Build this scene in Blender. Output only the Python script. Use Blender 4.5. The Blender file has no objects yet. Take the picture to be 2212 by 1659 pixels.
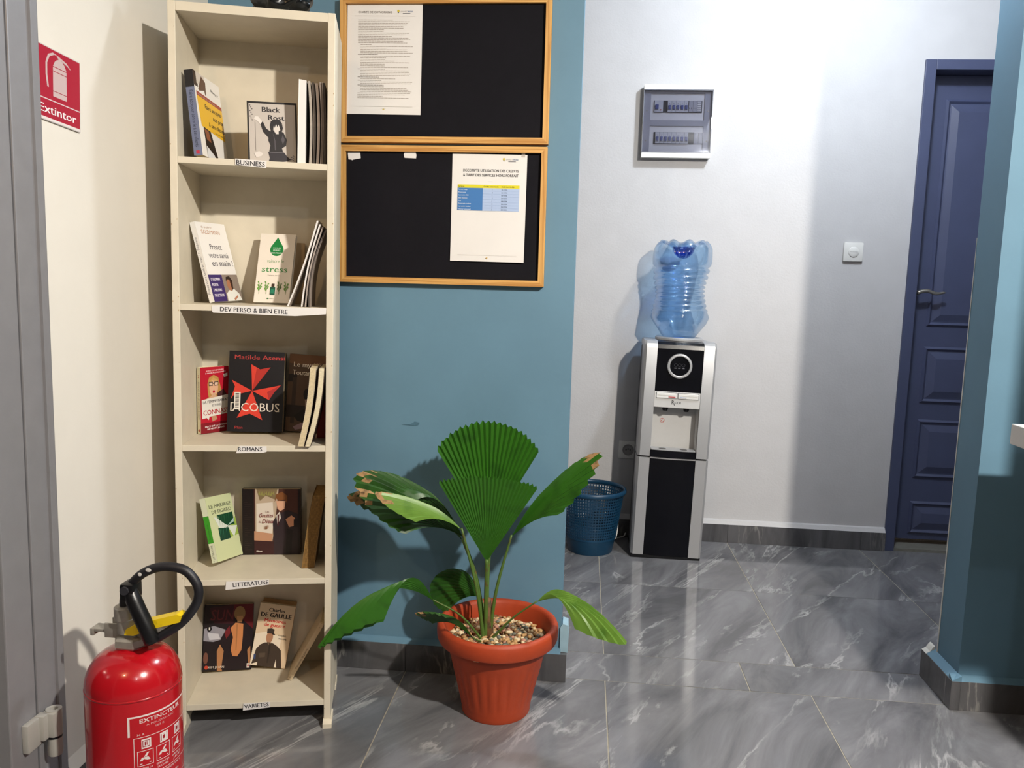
import bpy, bmesh, math, random
from mathutils import Matrix, Vector
random.seed(7)
PI = math.pi
sc = bpy.context.scene
col = sc.collection

# ------------------------------------------------------------------ camera
cam_d = bpy.data.cameras.new('camera'); cam = bpy.data.objects.new('camera', cam_d); col.objects.link(cam)
cam_d.sensor_width = 36.0; cam_d.lens = 1745.2 / 2212 * 36.0; cam_d.clip_start = 0.02
cam.matrix_world = (Matrix.Translation((0, 0, 1.18)) @ Matrix.Rotation(math.radians(4.964), 4, 'Z')
                    @ Matrix.Rotation(math.radians(90 - 7.046), 4, 'X') @ Matrix.Rotation(math.radians(1.646), 4, 'Z'))
sc.camera = cam

# ------------------------------------------------------------------ world, lamps' light, exposure
w = bpy.data.worlds.new('world'); sc.world = w; w.use_nodes = True
bg = w.node_tree.nodes['Background']; bg.inputs[0].default_value = (1.0, 0.80, 0.60, 1); bg.inputs[1].default_value = 0.035
sc.view_settings.view_transform = 'Standard'; sc.view_settings.look = 'None'
sc.view_settings.exposure = 0.42; sc.view_settings.gamma = 1.0; sc.view_settings.use_curve_mapping = False
LAMPS = [  # position, watts, colour, radius, shade
    ((1.30, 0.20, 2.40), 300.0, (1.0, 0.94, 0.85), 0.045, True),
    ((0.95, 2.74, 2.64), 58.0, (0.82, 0.90, 1.0), 0.06, False),
    ((-0.85, -0.55, 2.50), 20.0, (1.0, 0.66, 0.36), 0.045, False),
    ((1.15, -1.1, 2.50), 16.0, (0.95, 0.97, 1.0), 0.05, False),
]

# ------------------------------------------------------------------ materials
def lin(c):
    if isinstance(c, str):
        c = tuple(int(c[i:i + 2], 16) / 255 for i in (0, 2, 4))
    return tuple(v / 12.92 if v <= .04045 else ((v + .055) / 1.055) ** 2.4 for v in c)
MATS = {}
def M(name, c, rough=.5, metal=0, noise=None, bump=None, spec=.5, coat=0, trans=0):
    """plain procedural material; c is an sRGB hex string"""
    if name in MATS: return MATS[name]
    m = bpy.data.materials.new(name); m.use_nodes = True; nt = m.node_tree; b = nt.nodes['Principled BSDF']
    c = lin(c)
    b.inputs['Base Color'].default_value = (*c, 1); b.inputs['Roughness'].default_value = rough
    b.inputs['Metallic'].default_value = metal; b.inputs['Specular IOR Level'].default_value = spec
    b.inputs['Coat Weight'].default_value = coat
    tc = None
    if noise or bump:
        tc = nt.nodes.new('ShaderNodeTexCoord')
    if noise:
        n = nt.nodes.new('ShaderNodeTexNoise'); n.inputs['Scale'].default_value = noise[0]; n.inputs['Detail'].default_value = 6
        r = nt.nodes.new('ShaderNodeValToRGB'); a = noise[1]
        c2 = lin(noise[2]) if len(noise) > 2 else tuple(v * (1 - a) for v in c)
        r.color_ramp.elements[0].color = (*c2, 1); r.color_ramp.elements[1].color = (*c, 1)
        r.color_ramp.elements[0].position = .3; r.color_ramp.elements[1].position = .3 + max(.1, .5 * a) if len(noise) > 2 else .7
        nt.links.new(tc.outputs['Object'], n.inputs['Vector']); nt.links.new(n.outputs['Fac'], r.inputs['Fac'])
        nt.links.new(r.outputs['Color'], b.inputs['Base Color'])
    if bump:
        n2 = nt.nodes.new('ShaderNodeTexNoise'); n2.inputs['Scale'].default_value = bump[0]; n2.inputs['Detail'].default_value = 5
        bp = nt.nodes.new('ShaderNodeBump'); bp.inputs['Strength'].default_value = bump[1]; bp.inputs['Distance'].default_value = bump[2] if len(bump) > 2 else .003
        nt.links.new(tc.outputs['Object'], n2.inputs['Vector']); nt.links.new(n2.outputs['Fac'], bp.inputs['Height'])
        nt.links.new(bp.outputs['Normal'], b.inputs['Normal'])
    MATS[name] = m; return m
def ink(c, rough=.42):
    return M('print_%s' % c, c, rough=rough, spec=.4)

def clear(name, tint, gloss_rough=.05, f0=.08):
    """thin clear plastic or glass sheet: tinted see-through plus a fresnel reflection"""
    m = bpy.data.materials.new(name); m.use_nodes = True; nt = m.node_tree
    for n in list(nt.nodes):
        if n.type != 'OUTPUT_MATERIAL': nt.nodes.remove(n)
    out = [n for n in nt.nodes if n.type == 'OUTPUT_MATERIAL'][0]
    t = nt.nodes.new('ShaderNodeBsdfTransparent'); t.inputs[0].default_value = (*tint, 1)
    g = nt.nodes.new('ShaderNodeBsdfGlossy'); g.inputs['Roughness'].default_value = gloss_rough
    lw = nt.nodes.new('ShaderNodeLayerWeight'); lw.inputs[0].default_value = .35
    mp = nt.nodes.new('ShaderNodeMapRange'); mp.inputs['To Min'].default_value = f0; mp.inputs['To Max'].default_value = .75
    mx = nt.nodes.new('ShaderNodeMixShader')
    nt.links.new(lw.outputs['Facing'], mp.inputs['Value']); nt.links.new(mp.outputs['Result'], mx.inputs[0])
    nt.links.new(t.outputs[0], mx.inputs[1]); nt.links.new(g.outputs[0], mx.inputs[2]); nt.links.new(mx.outputs[0], out.inputs[0])
    return m

def marble(name, dark, mid, vein, rough, vscale=1.0):
    m = bpy.data.materials.new(name); m.use_nodes = True; nt = m.node_tree; b = nt.nodes['Principled BSDF']; L = nt.links.new
    tc = nt.nodes.new('ShaderNodeTexCoord'); oi = nt.nodes.new('ShaderNodeObjectInfo')
    sc_ = nt.nodes.new('ShaderNodeVectorMath'); sc_.operation = 'SCALE'; sc_.inputs['Scale'].default_value = 31.0
    cx = nt.nodes.new('ShaderNodeCombineXYZ'); L(oi.outputs['Random'], cx.inputs[0]); L(oi.outputs['Random'], cx.inputs[1]); L(cx.outputs[0], sc_.inputs[0])
    mp = nt.nodes.new('ShaderNodeMapping'); mp.vector_type = 'TEXTURE'; mp.inputs['Rotation'].default_value = (0, 0, math.radians(60)); mp.inputs['Scale'].default_value = (1 / (1.2 * vscale), 1 / (4.2 * vscale), 1)
    L(tc.outputs['Object'], mp.inputs[0])
    ad = nt.nodes.new('ShaderNodeVectorMath'); ad.operation = 'ADD'; L(mp.outputs[0], ad.inputs[0]); L(sc_.outputs[0], ad.inputs[1])
    n1 = nt.nodes.new('ShaderNodeTexNoise'); n1.inputs['Scale'].default_value = 1.5; n1.inputs['Detail'].default_value = 8; n1.inputs['Roughness'].default_value = .62; n1.inputs['Distortion'].default_value = .7
    L(ad.outputs[0], n1.inputs['Vector'])
    r1 = nt.nodes.new('ShaderNodeValToRGB'); r1.color_ramp.elements[0].color = (*lin(dark), 1); r1.color_ramp.elements[1].color = (*lin(mid), 1)
    r1.color_ramp.elements[0].position = .36; r1.color_ramp.elements[1].position = .68; L(n1.outputs['Fac'], r1.inputs['Fac'])
    # thin pale veins: the zero line of a second noise
    n2 = nt.nodes.new('ShaderNodeTexNoise'); n2.inputs['Scale'].default_value = .85; n2.inputs['Detail'].default_value = 7; n2.inputs['Roughness'].default_value = .6; n2.inputs['Distortion'].default_value = .5
    L(ad.outputs[0], n2.inputs['Vector'])
    s = nt.nodes.new('ShaderNodeMath'); s.operation = 'SUBTRACT'; s.inputs[1].default_value = .5; L(n2.outputs['Fac'], s.inputs[0])
    a = nt.nodes.new('ShaderNodeMath'); a.operation = 'ABSOLUTE'; L(s.outputs[0], a.inputs[0])
    r2 = nt.nodes.new('ShaderNodeValToRGB'); r2.color_ramp.elements[0].color = (1, 1, 1, 1); r2.color_ramp.elements[1].color = (0, 0, 0, 1)
    r2.color_ramp.elements[0].position = 0; r2.color_ramp.elements[1].position = .017; L(a.outputs[0], r2.inputs['Fac'])
    n3 = nt.nodes.new('ShaderNodeTexNoise'); n3.inputs['Scale'].default_value = 2.2; n3.inputs['Detail'].default_value = 3; L(ad.outputs[0], n3.inputs['Vector'])
    r3 = nt.nodes.new('ShaderNodeValToRGB'); r3.color_ramp.elements[0].position = .42; r3.color_ramp.elements[1].position = .62; L(n3.outputs['Fac'], r3.inputs['Fac'])
    mu = nt.nodes.new('ShaderNodeMath'); mu.operation = 'MULTIPLY'; L(r2.outputs['Color'], mu.inputs[0]); L(r3.outputs['Color'], mu.inputs[1])
    mu2 = nt.nodes.new('ShaderNodeMath'); mu2.operation = 'MULTIPLY'; mu2.inputs[1].default_value = .6; L(mu.outputs[0], mu2.inputs[0])
    mx = nt.nodes.new('ShaderNodeMixRGB'); mx.inputs[2].default_value = (*lin(vein), 1); L(mu2.outputs[0], mx.inputs[0]); L(r1.outputs['Color'], mx.inputs[1])
    L(mx.outputs[0], b.inputs['Base Color']); b.inputs['Roughness'].default_value = rough; b.inputs['Specular IOR Level'].default_value = .6
    return m

def wood(name, c1, c2, axis=0):
    m = bpy.data.materials.new(name); m.use_nodes = True; nt = m.node_tree; b = nt.nodes['Principled BSDF']; L = nt.links.new
    tc = nt.nodes.new('ShaderNodeTexCoord'); mp = nt.nodes.new('ShaderNodeMapping')
    s = [150, 150, 150]; s[axis] = 4; mp.inputs['Scale'].default_value = s
    n = nt.nodes.new('ShaderNodeTexNoise'); n.inputs['Scale'].default_value = 1.0; n.inputs['Detail'].default_value = 4; n.inputs['Distortion'].default_value = .6
    r = nt.nodes.new('ShaderNodeValToRGB'); r.color_ramp.elements[0].color = (*lin(c1), 1); r.color_ramp.elements[1].color = (*lin(c2), 1)
    r.color_ramp.elements[0].position = .35; r.color_ramp.elements[1].position = .6
    L(tc.outputs['Object'], mp.inputs[0]); L(mp.outputs[0], n.inputs['Vector']); L(n.outputs['Fac'], r.inputs['Fac']); L(r.outputs['Color'], b.inputs['Base Color'])
    b.inputs['Roughness'].default_value = .5
    return m

WHITE_PLASTER = M('white_plaster', 'c3c2c3', .85, noise=(9, .05), bump=(130, .24, .003))
CREAM_PLASTER = M('cream_plaster', 'd9d3c8', .8, noise=(6, .05), bump=(60, .1, .003))
BLUE_PAINT = M('blue_paint', '61869c', .62, noise=(3.5, .14), bump=(40, .12, .003))
CEIL = M('ceiling_paint', 'd8d6d0', .9, noise=(4, .04))
TILE = marble('grey_marble_tile', '5b5b5e', '828285', 'bcbcbb', .10)
SKIRT = marble('dark_marble_skirting', '434345', '605f61', '96948f', .16, 1.6)
GROUT = M('grout', 'a39c8c', .9, noise=(60, .2))
ALU = M('grey_aluminium', '8e8d90', .45, metal=.35, noise=(25, .08))
HINGE = M('hinge_grey', 'aaa8a2', .5, metal=.2)
CREAM_WOOD = M('cream_painted_wood', 'd8cfbb', .5, noise=(22, .07), bump=(35, .15, .002))
BARE_WOOD = M('chipped_wood', 'b89f78', .7, noise=(60, .25))
PINE_X = wood('pine_along_x', 'b07a3a', 'd6a660', 0)
PINE_Z = wood('pine_along_z', 'b07a3a', 'd6a660', 2)
BLACKBOARD = M('black_board', '100f15', .8, spec=.15, noise=(45, .12), bump=(150, .15, .001))
PAPER = M('paper', 'e2dfdc', .75, noise=(12, .04))
PAGES = M('page_edges', 'd9c8a2', .8, noise=(220, .25))
WPAGES = M('white_page_edges', 'dcd8cf', .8, noise=(220, .15))
OLDPAGES = M('aged_page_edges', '94703a', .85, noise=(180, .45))
BLACK = M('black_plastic', '0c0c0f', .35, noise=(30, .2))
RUBBER = M('black_rubber', '17161c', .5, noise=(40, .2))
REDPAINT = M('red_enamel', 'ad0f1b', .2, coat=.5, noise=(5, .10), bump=(60, .03, .001))
STEEL = M('dull_steel', 'a8a39a', .42, metal=.45, noise=(45, .25))
YELLOW = M('yellow_lever_paint', 'e8c714', .4, noise=(26, .12, '4b4320'))
SILVER = M('silver_plastic', 'b1b1b2', .36, metal=.35, noise=(300, .05))
GLOSSBLACK = M('gloss_black_panel', '05060c', .22, spec=.35, noise=(3, .1))
LIGHTGREY = M('light_grey_plastic', 'c9c8c6', .45, noise=(40, .03))
WHITEPL = M('white_plastic', 'e2e1dd', .35, noise=(30, .03))
TERRA = M('terracotta_plastic', 'aa3e19', .55, noise=(14, .14), bump=(90, .08, .001))
DOORBLUE = M('navy_door_paint', '454c69', .42, noise=(8, .10), bump=(50, .07, .002))
BASKET = M('teal_basket_plastic', '0b3a57', .4, noise=(30, .12))

# ------------------------------------------------------------------ mesh helpers
class MB:
    def __init__(s): s.v, s.f, s.m = [], [], []
    def add(s, vs, fs, mi=0):
        o = len(s.v); s.v += [tuple(p) for p in vs]; s.f += [tuple(i + o for i in f) for f in fs]; s.m += [mi] * len(fs); return s
    def box(s, x0, x1, y0, y1, z0, z1, mi=0, bev=0):
        if bev:
            bm = bmesh.new(); bmesh.ops.create_cube(bm, size=1)
            for v in bm.verts:
                v.co = ((x0 + x1) / 2 + v.co.x * (x1 - x0), (y0 + y1) / 2 + v.co.y * (y1 - y0), (z0 + z1) / 2 + v.co.z * (z1 - z0))
            bmesh.ops.bevel(bm, geom=list(bm.edges), offset=bev, segments=2, affect='EDGES', profile=.6)
            bm.verts.index_update(); s.add([v.co for v in bm.verts], [[v.index for v in f.verts] for f in bm.faces], mi); bm.free(); return s
        v = [(x0, y0, z0), (x1, y0, z0), (x1, y1, z0), (x0, y1, z0), (x0, y0, z1), (x1, y0, z1), (x1, y1, z1), (x0, y1, z1)]
        return s.add(v, [(0, 3, 2, 1), (4, 5, 6, 7), (0, 1, 5, 4), (1, 2, 6, 5), (2, 3, 7, 6), (3, 0, 4, 7)], mi)
    def prism(s, poly, a0, a1, axis='y', mi=0):
        """polygon (p,q) extruded along axis: y -> (p,a,q), x -> (a,p,q), z -> (p,q,a)"""
        f = {'y': lambda p, q, a: (p, a, q), 'x': lambda p, q, a: (a, p, q), 'z': lambda p, q, a: (p, q, a)}[axis]
        n = len(poly); v = [f(p, q, a0) for p, q in poly] + [f(p, q, a1) for p, q in poly]
        return s.add(v, [tuple(range(n)), tuple(range(2 * n - 1, n - 1, -1))] + [(i, i + n, (i + 1) % n + n, (i + 1) % n) for i in range(n)], mi)
    def lathe(s, prof, n=48, c=(0, 0), mi=0, fr=None, closed=False):
        """profile of (r,z) about a vertical axis at c; fr(angle,z,r) may change the radius"""
        vs = []
        for r, z in prof:
            for i in range(n):
                a = 2 * PI * i / n; rr = fr(a, z, r) if fr else r
                vs.append((c[0] + rr * math.cos(a), c[1] + rr * math.sin(a), z))
        k = len(prof); fs = []
        for j in range(k if closed else k - 1):
            for i in range(n):
                j2 = (j + 1) % k
                fs.append((j * n + i, j * n + (i + 1) % n, j2 * n + (i + 1) % n, j2 * n + i))
        if not closed:
            if prof[0][0] > 1e-5: fs.append(tuple(range(n - 1, -1, -1)))
            if prof[-1][0] > 1e-5: fs.append(tuple((k - 1) * n + i for i in range(n)))
        return s.add(vs, fs, mi)
    def tube(s, pts, r, n=10, mi=0, caps=True):
        pts = [Vector(p) for p in pts]; k = len(pts); rs = r if isinstance(r, (list, tuple)) else [r] * k; vs = []
        up = Vector((0, 0, 1)); prev = None
        for j, p in enumerate(pts):
            t = (pts[min(j + 1, k - 1)] - pts[max(j - 1, 0)]).normalized()
            if prev is None:
                a = t.cross(up)
                if a.length < .1: a = t.cross(Vector((1, 0, 0)))
            else: a = prev - t * prev.dot(t)
            a.normalize(); prev = a; b = t.cross(a)
            for i in range(n):
                an = 2 * PI * i / n; vs.append(p + (a * math.cos(an) + b * math.sin(an)) * rs[j])
        fs = [(j * n + i, j * n + (i + 1) % n, (j + 1) * n + (i + 1) % n, (j + 1) * n + i) for j in range(k - 1) for i in range(n)]
        if caps: fs += [tuple(range(n - 1, -1, -1)), tuple((k - 1) * n + i for i in range(n))]
        return s.add(vs, fs, mi)
    def xf(s, mat, start=0):
        s.v = s.v[:start] + [tuple(mat @ Vector(p)) for p in s.v[start:]]; return s
    def build(s, name, mats, parent=None, smooth=False, angle=None):
        me = bpy.data.meshes.new(name); me.from_pydata(s.v, [], s.f)
        bm = bmesh.new(); bm.from_mesh(me); bmesh.ops.recalc_face_normals(bm, faces=bm.faces) if not getattr(s, 'keep', False) else None
        bm.to_mesh(me); bm.free()
        for m in (mats if isinstance(mats, (list, tuple)) else [mats]): me.materials.append(m)
        me.polygons.foreach_set('material_index', s.m)
        if smooth:
            me.polygons.foreach_set('use_smooth', [True] * len(me.polygons))
            if angle: me.set_sharp_from_angle(angle=math.radians(angle))
        o = bpy.data.objects.new(name, me); col.objects.link(o)
        if parent: o.parent = parent
        return o
def spline(pts, n=8):
    pts = [Vector(p) for p in pts]; P = [pts[0] * 2 - pts[1]] + pts + [pts[-1] * 2 - pts[-2]]; out = []
    for i in range(1, len(P) - 2):
        for k in range(n):
            t = k / n; a, b, c, d = P[i - 1], P[i], P[i + 1], P[i + 2]
            out.append(.5 * ((2 * b) + (c - a) * t + (2 * a - 5 * b + 4 * c - d) * t * t + (3 * b - a - 3 * c + d) * t ** 3))
    return out + [pts[-1]]
def tag(o, label=None, cat=None, group=None, kind=None):
    if label: o['label'] = label
    if cat: o['category'] = cat
    if group: o['group'] = group
    if kind: o['kind'] = kind
    return o
def thing(name, label, cat, loc=(0, 0, 0), rz=0, group=None, mat=None):
    o = bpy.data.objects.new(name, None); o.empty_display_size = .05; col.objects.link(o)
    if mat is not None: o.matrix_world = mat
    else: o.location = loc; o.rotation_euler = (0, 0, rz)
    return tag(o, label, cat, group)

# ------------------------------------------------------------------ print (flat lettering and pictures)
_tc = {}
def glyphs(s, bold=0, shear=0):
    k = (s, bold, shear)
    if k not in _tc:
        c = bpy.data.curves.new('t', 'FONT'); c.body = s; c.size = 1; c.offset = bold; c.shear = shear; c.resolution_u = 2; c.fill_mode = 'FRONT'
        o = bpy.data.objects.new('t', c); me = bpy.data.meshes.new_from_object(o)
        vs = [(v.co.x, v.co.y) for v in me.vertices]; fs = [tuple(p.vertices) for p in me.polygons]
        bpy.data.objects.remove(o); bpy.data.curves.remove(c); bpy.data.meshes.remove(me)
        x0 = min(v[0] for v in vs) if vs else 0
        _tc[k] = ([(x - x0, y) for x, y in vs], fs)
    return _tc[k]
class Art:
    """flat print in metres on a sheet w x h facing -y; items stack in thin layers of ink"""
    def __init__(s, w, h): s.w, s.h = w, h; s.items = []; s.texts = []; s.n = 0; s.o = MB(); s.t = MB(); s.om = []; s.tm = []
    def _mi(s, lst, c):
        if c not in lst: lst.append(c)
        return lst.index(c)
    def poly(s, c, pts):
        s.n += 1; y = -.00012 - .00005 * s.n
        s.o.add([(p * s.w, y, q * s.h) for p, q in pts], [tuple(range(len(pts)))], s._mi(s.om, c)); return s
    def rect(s, c, x0, y0, x1, y1): return s.poly(c, [(x0, y0), (x1, y0), (x1, y1), (x0, y1)])
    def ell(s, c, cx, cy, rx, ry, n=20): return s.poly(c, [(cx + rx * math.cos(2 * PI * i / n), cy + ry * math.sin(2 * PI * i / n)) for i in range(n)])
    def text(s, c, string, x, y, cap, width=None, al='l', bold=0, shear=0, rot=0, fit=None):
        """cap height and width as fractions of sheet height and width; rot in degrees about the start"""
        vs, fs = glyphs(string, 0, shear)
        if not vs: return s
        wd = max(v[0] for v in vs); sy = cap * s.h / .70; sx = width * s.w / wd if width else sy
        if fit and wd * sx > fit * s.h: sx = fit * s.h / wd
        dx = {'l': 0, 'c': -wd * sx / 2, 'r': -wd * sx}[al]; ca, sa = math.cos(math.radians(rot)), math.sin(math.radians(rot))
        s.n += 1; yy = -.00012 - .00005 * s.n
        for k in ((-1, 0, 1) if bold else (0,)):      # heavier type: strokes widened sideways
            out = []
            for a, b in vs:
                p, q = a * sx + dx + k * bold * sy * 1.1, b * sy
                out.append((x * s.w + p * ca - q * sa, yy - .000012 * k, y * s.h + p * sa + q * ca))
            s.t.add(out, fs, s._mi(s.tm, c))
        return s
    def build(s, parent, fn=None, art='cover_picture', letters='lettering', rough=.42):
        for mb, mm, nm in ((s.o, s.om, art), (s.t, s.tm, letters)):
            if not mb.v: continue
            if fn: mb.v = [fn(*p) for p in mb.v]
            mb.keep = True
            mb.build(nm, [ink(c, rough) for c in mm], parent)['kind'] = 'stuff'

# ================================================================== STRUCTURE
YW0, YW1 = 2.322, 2.465       # blue wall: front and back face
XL = -1.10                    # white left wall face
XE0, XE1 = -0.032, 1.115      # opening in the blue wall
YF = 3.79                     # corridor's far wall
ZC = 2.72
def struct(o): return tag(o, kind='structure')
def sbox(name, m, *b): return struct(MB().box(*b).build(name, m))

# floor: a bed of grout with one object for each tile
fl = sbox('floor', GROUT, -1.4, 3.1, -1.9, 4.1, -.06, -.0016)
tile_cache = {}
def tile(x0, x1, y0, y1, parent=fl):
    g = .0016; wx, wy = round(x1 - x0, 3), round(y1 - y0, 3)
    if (wx, wy) not in tile_cache:
        mb = MB().box(-wx / 2 + g, wx / 2 - g, -wy / 2 + g, wy / 2 - g, -.009, 0, bev=.0012)
        o = mb.build('tile', TILE); tile_cache[(wx, wy)] = o.data
    else:
        o = bpy.data.objects.new('tile', tile_cache[(wx, wy)]); col.objects.link(o)
    o.parent = parent; o.location = ((x0 + x1) / 2, (y0 + y1) / 2, 0)
JX = [.105 + .606 * k for k in range(-3, 5)]
JX = [-1.4] + [x for x in JX if x > -1.3] + [3.1]
JY = [2.33 - .606 * k for k in range(0, 8)][::-1]; JY = [-1.9] + [y for y in JY if y > -1.85]
for i in range(len(JX) - 1):
    for j in range(len(JY) - 1): tile(JX[i], JX[i + 1], JY[j], JY[j + 1])
    for a, b in ((2.514, 3.148), (3.148, 3.785)): tile(JX[i], JX[i + 1], a, b)
for a, b in ((XE0, .535), (.535, XE1)): tile(a, b, 2.33, 2.514)
tile(1.44, 2.3, 3.785, 3.99)

sbox('ceiling', CEIL, -1.4, 3.1, -1.9, 4.1, ZC, ZC + .06)
sbox('wall_left', CREAM_PLASTER, XL - .14, XL, 1.565, YW0 + .02, 0, ZC)
def two_tone_wall(name, x0, x1):
    mb = MB().box(x0, x1, YW0, YW1, 0, ZC); mb.m = [0, 0, 0, 0, 1, 0]
    o = mb.build(name, [BLUE_PAINT, WHITE_PLASTER]); return struct(o)
wb = two_tone_wall('wall_back', XL - .14, XE0)
wr = two_tone_wall('wall_right', XE1, 3.1)
DX0, DX1, DZ = 1.428, 2.27, 2.195
mb = MB().box(XL - .14, DX0, YF, YF + .14, 0, ZC).box(DX0, DX1, YF, YF + .14, DZ, ZC).box(DX1, 3.1, YF, YF + .14, 0, ZC)
struct(mb.build('wall_far', WHITE_PLASTER))
sbox('added_shade_partition', CREAM_PLASTER, 1.228, 2.9, 1.56, 1.66, 0, ZC)  # unseen partition, added to cast the shadow edge on the right wall

# skirtings: rows of marble pieces under a painted plaster ledge
def skirting(name, pieces, ledge, lm):
    e = struct(bpy.data.objects.new(name, None)); col.objects.link(e)
    for (x0, x1, y0, y1) in pieces:
        mb = MB().box(x0, x1, y0, y1, 0, .087, bev=.0012); cx, cy = (x0 + x1) / 2, (y0 + y1) / 2
        mb.v = [(a - cx, b - cy, c) for a, b, c in mb.v]; o = mb.build('tile', SKIRT, e); o.location = (cx, cy, 0)
    for poly, a0, a1, ax in ledge:
        MB().prism(poly, a0, a1, ax).build('plaster_ledge', lm, e)
    return e
def runs(a, b, js): 
    p = [a] + [j for j in js if a + .03 < j < b - .03] + [b]; return [(p[i] + (.001 if i else 0), p[i + 1]) for i in range(len(p) - 1)]
skirting('baseboard_left', [(XL, XL + .024, a, b) for a, b in runs(1.567, 2.295, [1.724])],
         [([(XL - .002, .087), (XL + .023, .087), (XL + .004, .106), (XL - .002, .110)], 1.567, 2.295, 'y')], CREAM_PLASTER)
bk_l = [(YW0 + .002, .087), (YW0 - .021, .087), (YW0 - .004, .098), (YW0 + .002, .1)]
# pieces on the blue wall, wrapped round the end of the wall
skirting('baseboard_back', [(a, b, YW0 - .022, YW0) for a, b in runs(XL + .024, XE0 + .018, JX)] + [(XE0, XE0 + .018, YW0, 2.512)],
         [(bk_l, XL + .024, XE0, 'x')], BLUE_PAINT)
skirting('baseboard_right', [(XE1 - .026, XE1, YW0 - .022, 2.512), (XE1, 1.9, YW0 - .022, YW0), (1.901, 2.9, YW0 - .022, YW0)],
         [(bk_l, XE1 - .024, 2.9, 'x'), ([(XE1 + .002, .087), (XE1 - .024, .087), (XE1 - .004, .1), (XE1 + .002, .102)], YW0 - .02, 2.50, 'y')], BLUE_PAINT)
skirting('baseboard_far', [(a, b, YF - .024, YF) for a, b in runs(XL - .1, DX0, JX)],
         [([(YF + .002, .087), (YF - .023, .087), (YF - .012, .104), (YF + .002, .108)], XL - .1, DX0 - .002, 'x')], WHITE_PLASTER)
# painted plaster stub that stands on the skirting at the end of the blue wall
mb = MB().prism([(XE0 - .003, .089), (XE0 + .021, .087), (XE0 + .023, .14), (XE0 + .020, .172), (XE0 + .004, .176), (XE0 - .003, .165)], YW0 - .006, YW0 + .05, 'y')
mb.build('plaster_stub', M('pale_blue_paint', '9dbccb', .6, noise=(40, .12)), wb)
# white paint left along the back corner of the right wall and on its skirting
WP = M('spilt_white_paint', 'd6d5cf', .6, noise=(50, .1))
MB().prism([(YW1 - .005, .1), (YW1 + .0012, .1), (YW1 + .0012, 1.35), (YW1 - .001, 1.3), (YW1 - .004, .9), (YW1 - .002, .6), (YW1 - .0055, .35)], XE1 - .0012, XE1 + .002, 'x').build('paint_edge', WP, wr)
MB().prism([(XE1 - .026, .0868), (XE1 - .002, .0868), (XE1 - .001, .112), (XE1 - .006, .108), (XE1 - .014, .094)], 2.478, 2.511, 'y').build('plaster_lump', WP, wr)
# a long scar in the blue paint
mb = MB().prism([(-.525, .759), (-.50, .7605), (-.487, .769), (-.472, .766), (-.476, .758), (-.49, .7555)], YW0 - .0012, YW0 + .001, 'y')
mb.build('paint_scar', M('paint_scar', '4c7287', .7, noise=(90, .3)), wb)

# left door: aluminium frame, stile and dark glass
d1 = struct(bpy.data.objects.new('door_1', None)); col.objects.link(d1)
MB().box(XL - .06, XL + .012, 1.478, 1.566, 0, 2.3, bev=.003).box(XL - .05, XL + .018, 1.535, 1.548, 0, 2.3).build('door_frame', ALU, d1)
for y0, y1 in ((1.398, 1.4745), (.68, .76)): MB().box(XL - .05, XL + .010, y0, y1, .01, 2.28, bev=.003).build('stile', ALU, d1)
for z0, z1 in ((.01, .1), (2.2, 2.28)): MB().box(XL - .05, XL + .010, .76, 1.398, z0, z1).build('rail', ALU, d1)
GLASS = clear('dark_door_glass', (.12, .15, .14), .03, .1)
MB().box(XL - .03, XL - .024, .76, 1.398, .1, 2.2).build('pane', GLASS, d1)
h = MB().box(XL + .010, XL + .024, 1.428, 1.468, .214, .274, bev=.003)
h.box(XL + .012, XL + .034, 1.462, 1.482, .222, .276, bev=.004)
h.lathe([(.0155, .222), (.0155, .278), (.0085, .278), (.0085, .25)], 20, (XL + .034, 1.494)); h.box(XL + .018, XL + .047, 1.474, 1.494, .224, .276, bev=.003)
hg = h.build('hinge', HINGE, d1, True, 40)
MB().lathe([(.0135, .178), (.0145, .182), (.0145, .216), (.012, .2175)], 20, (XL + .034, 1.494)).build('hinge_pin', HINGE, d1, True, 40)
MB().lathe([(.0148, .217), (.0148, .2215)], 20, (XL + .034, 1.494)).build('hinge_washer', BLACK, d1)

# far door: frame, leaf with raised panels, lever handle
d2 = struct(bpy.data.objects.new('door_2', None)); col.objects.link(d2)
for x0, x1 in ((DX0, DX0 + .045), (DX1 - .045, DX1)): MB().box(x0, x1, YF - .012, YF + .12, 0, DZ, bev=.002).build('door_jamb', DOORBLUE, d2)
MB().box(DX0 + .045, DX1 - .045, YF - .012, YF + .12, DZ - .043, DZ, bev=.002).build('lintel', DOORBLUE, d2)
YD = YF + .085
lf = MB().box(DX0 + .047, DX1 - .047, YD, YD + .035, .035, DZ - .045).build('door_leaf', DOORBLUE, d2)
for z0, z1 in ((1.055, 2.035), (.70, .935), (.345, .595), (.075, .205)):
    x0, x1 = 1.578, 2.12
    mb = MB()
    def ringq(a, ya, b, yb):
        A = [(x0 + a, ya, z0 + a), (x1 - a, ya, z0 + a), (x1 - a, ya, z1 - a), (x0 + a, ya, z1 - a)]
        B = [(x0 + b, yb, z0 + b), (x1 - b, yb, z0 + b), (x1 - b, yb, z1 - b), (x0 + b, yb, z1 - b)]
        mb.add(A + B, [(i, (i + 1) % 4, (i + 1) % 4 + 4, i + 4) for i in range(4)])
    ringq(-.014, YD - .0005, -.004, YD - .009); ringq(-.004, YD - .009, .006, YD + .000); ringq(.006, YD + .000, .012, YD - .001); ringq(.012, YD - .001, .042, YD - .011)
    b = .042; mb.add([(x0 + b, YD - .011, z0 + b), (x1 - b, YD - .011, z0 + b), (x1 - b, YD - .011, z1 - b), (x0 + b, YD - .011, z1 - b)], [(0, 1, 2, 3)])
    mb.build('panel', DOORBLUE, lf)
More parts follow.
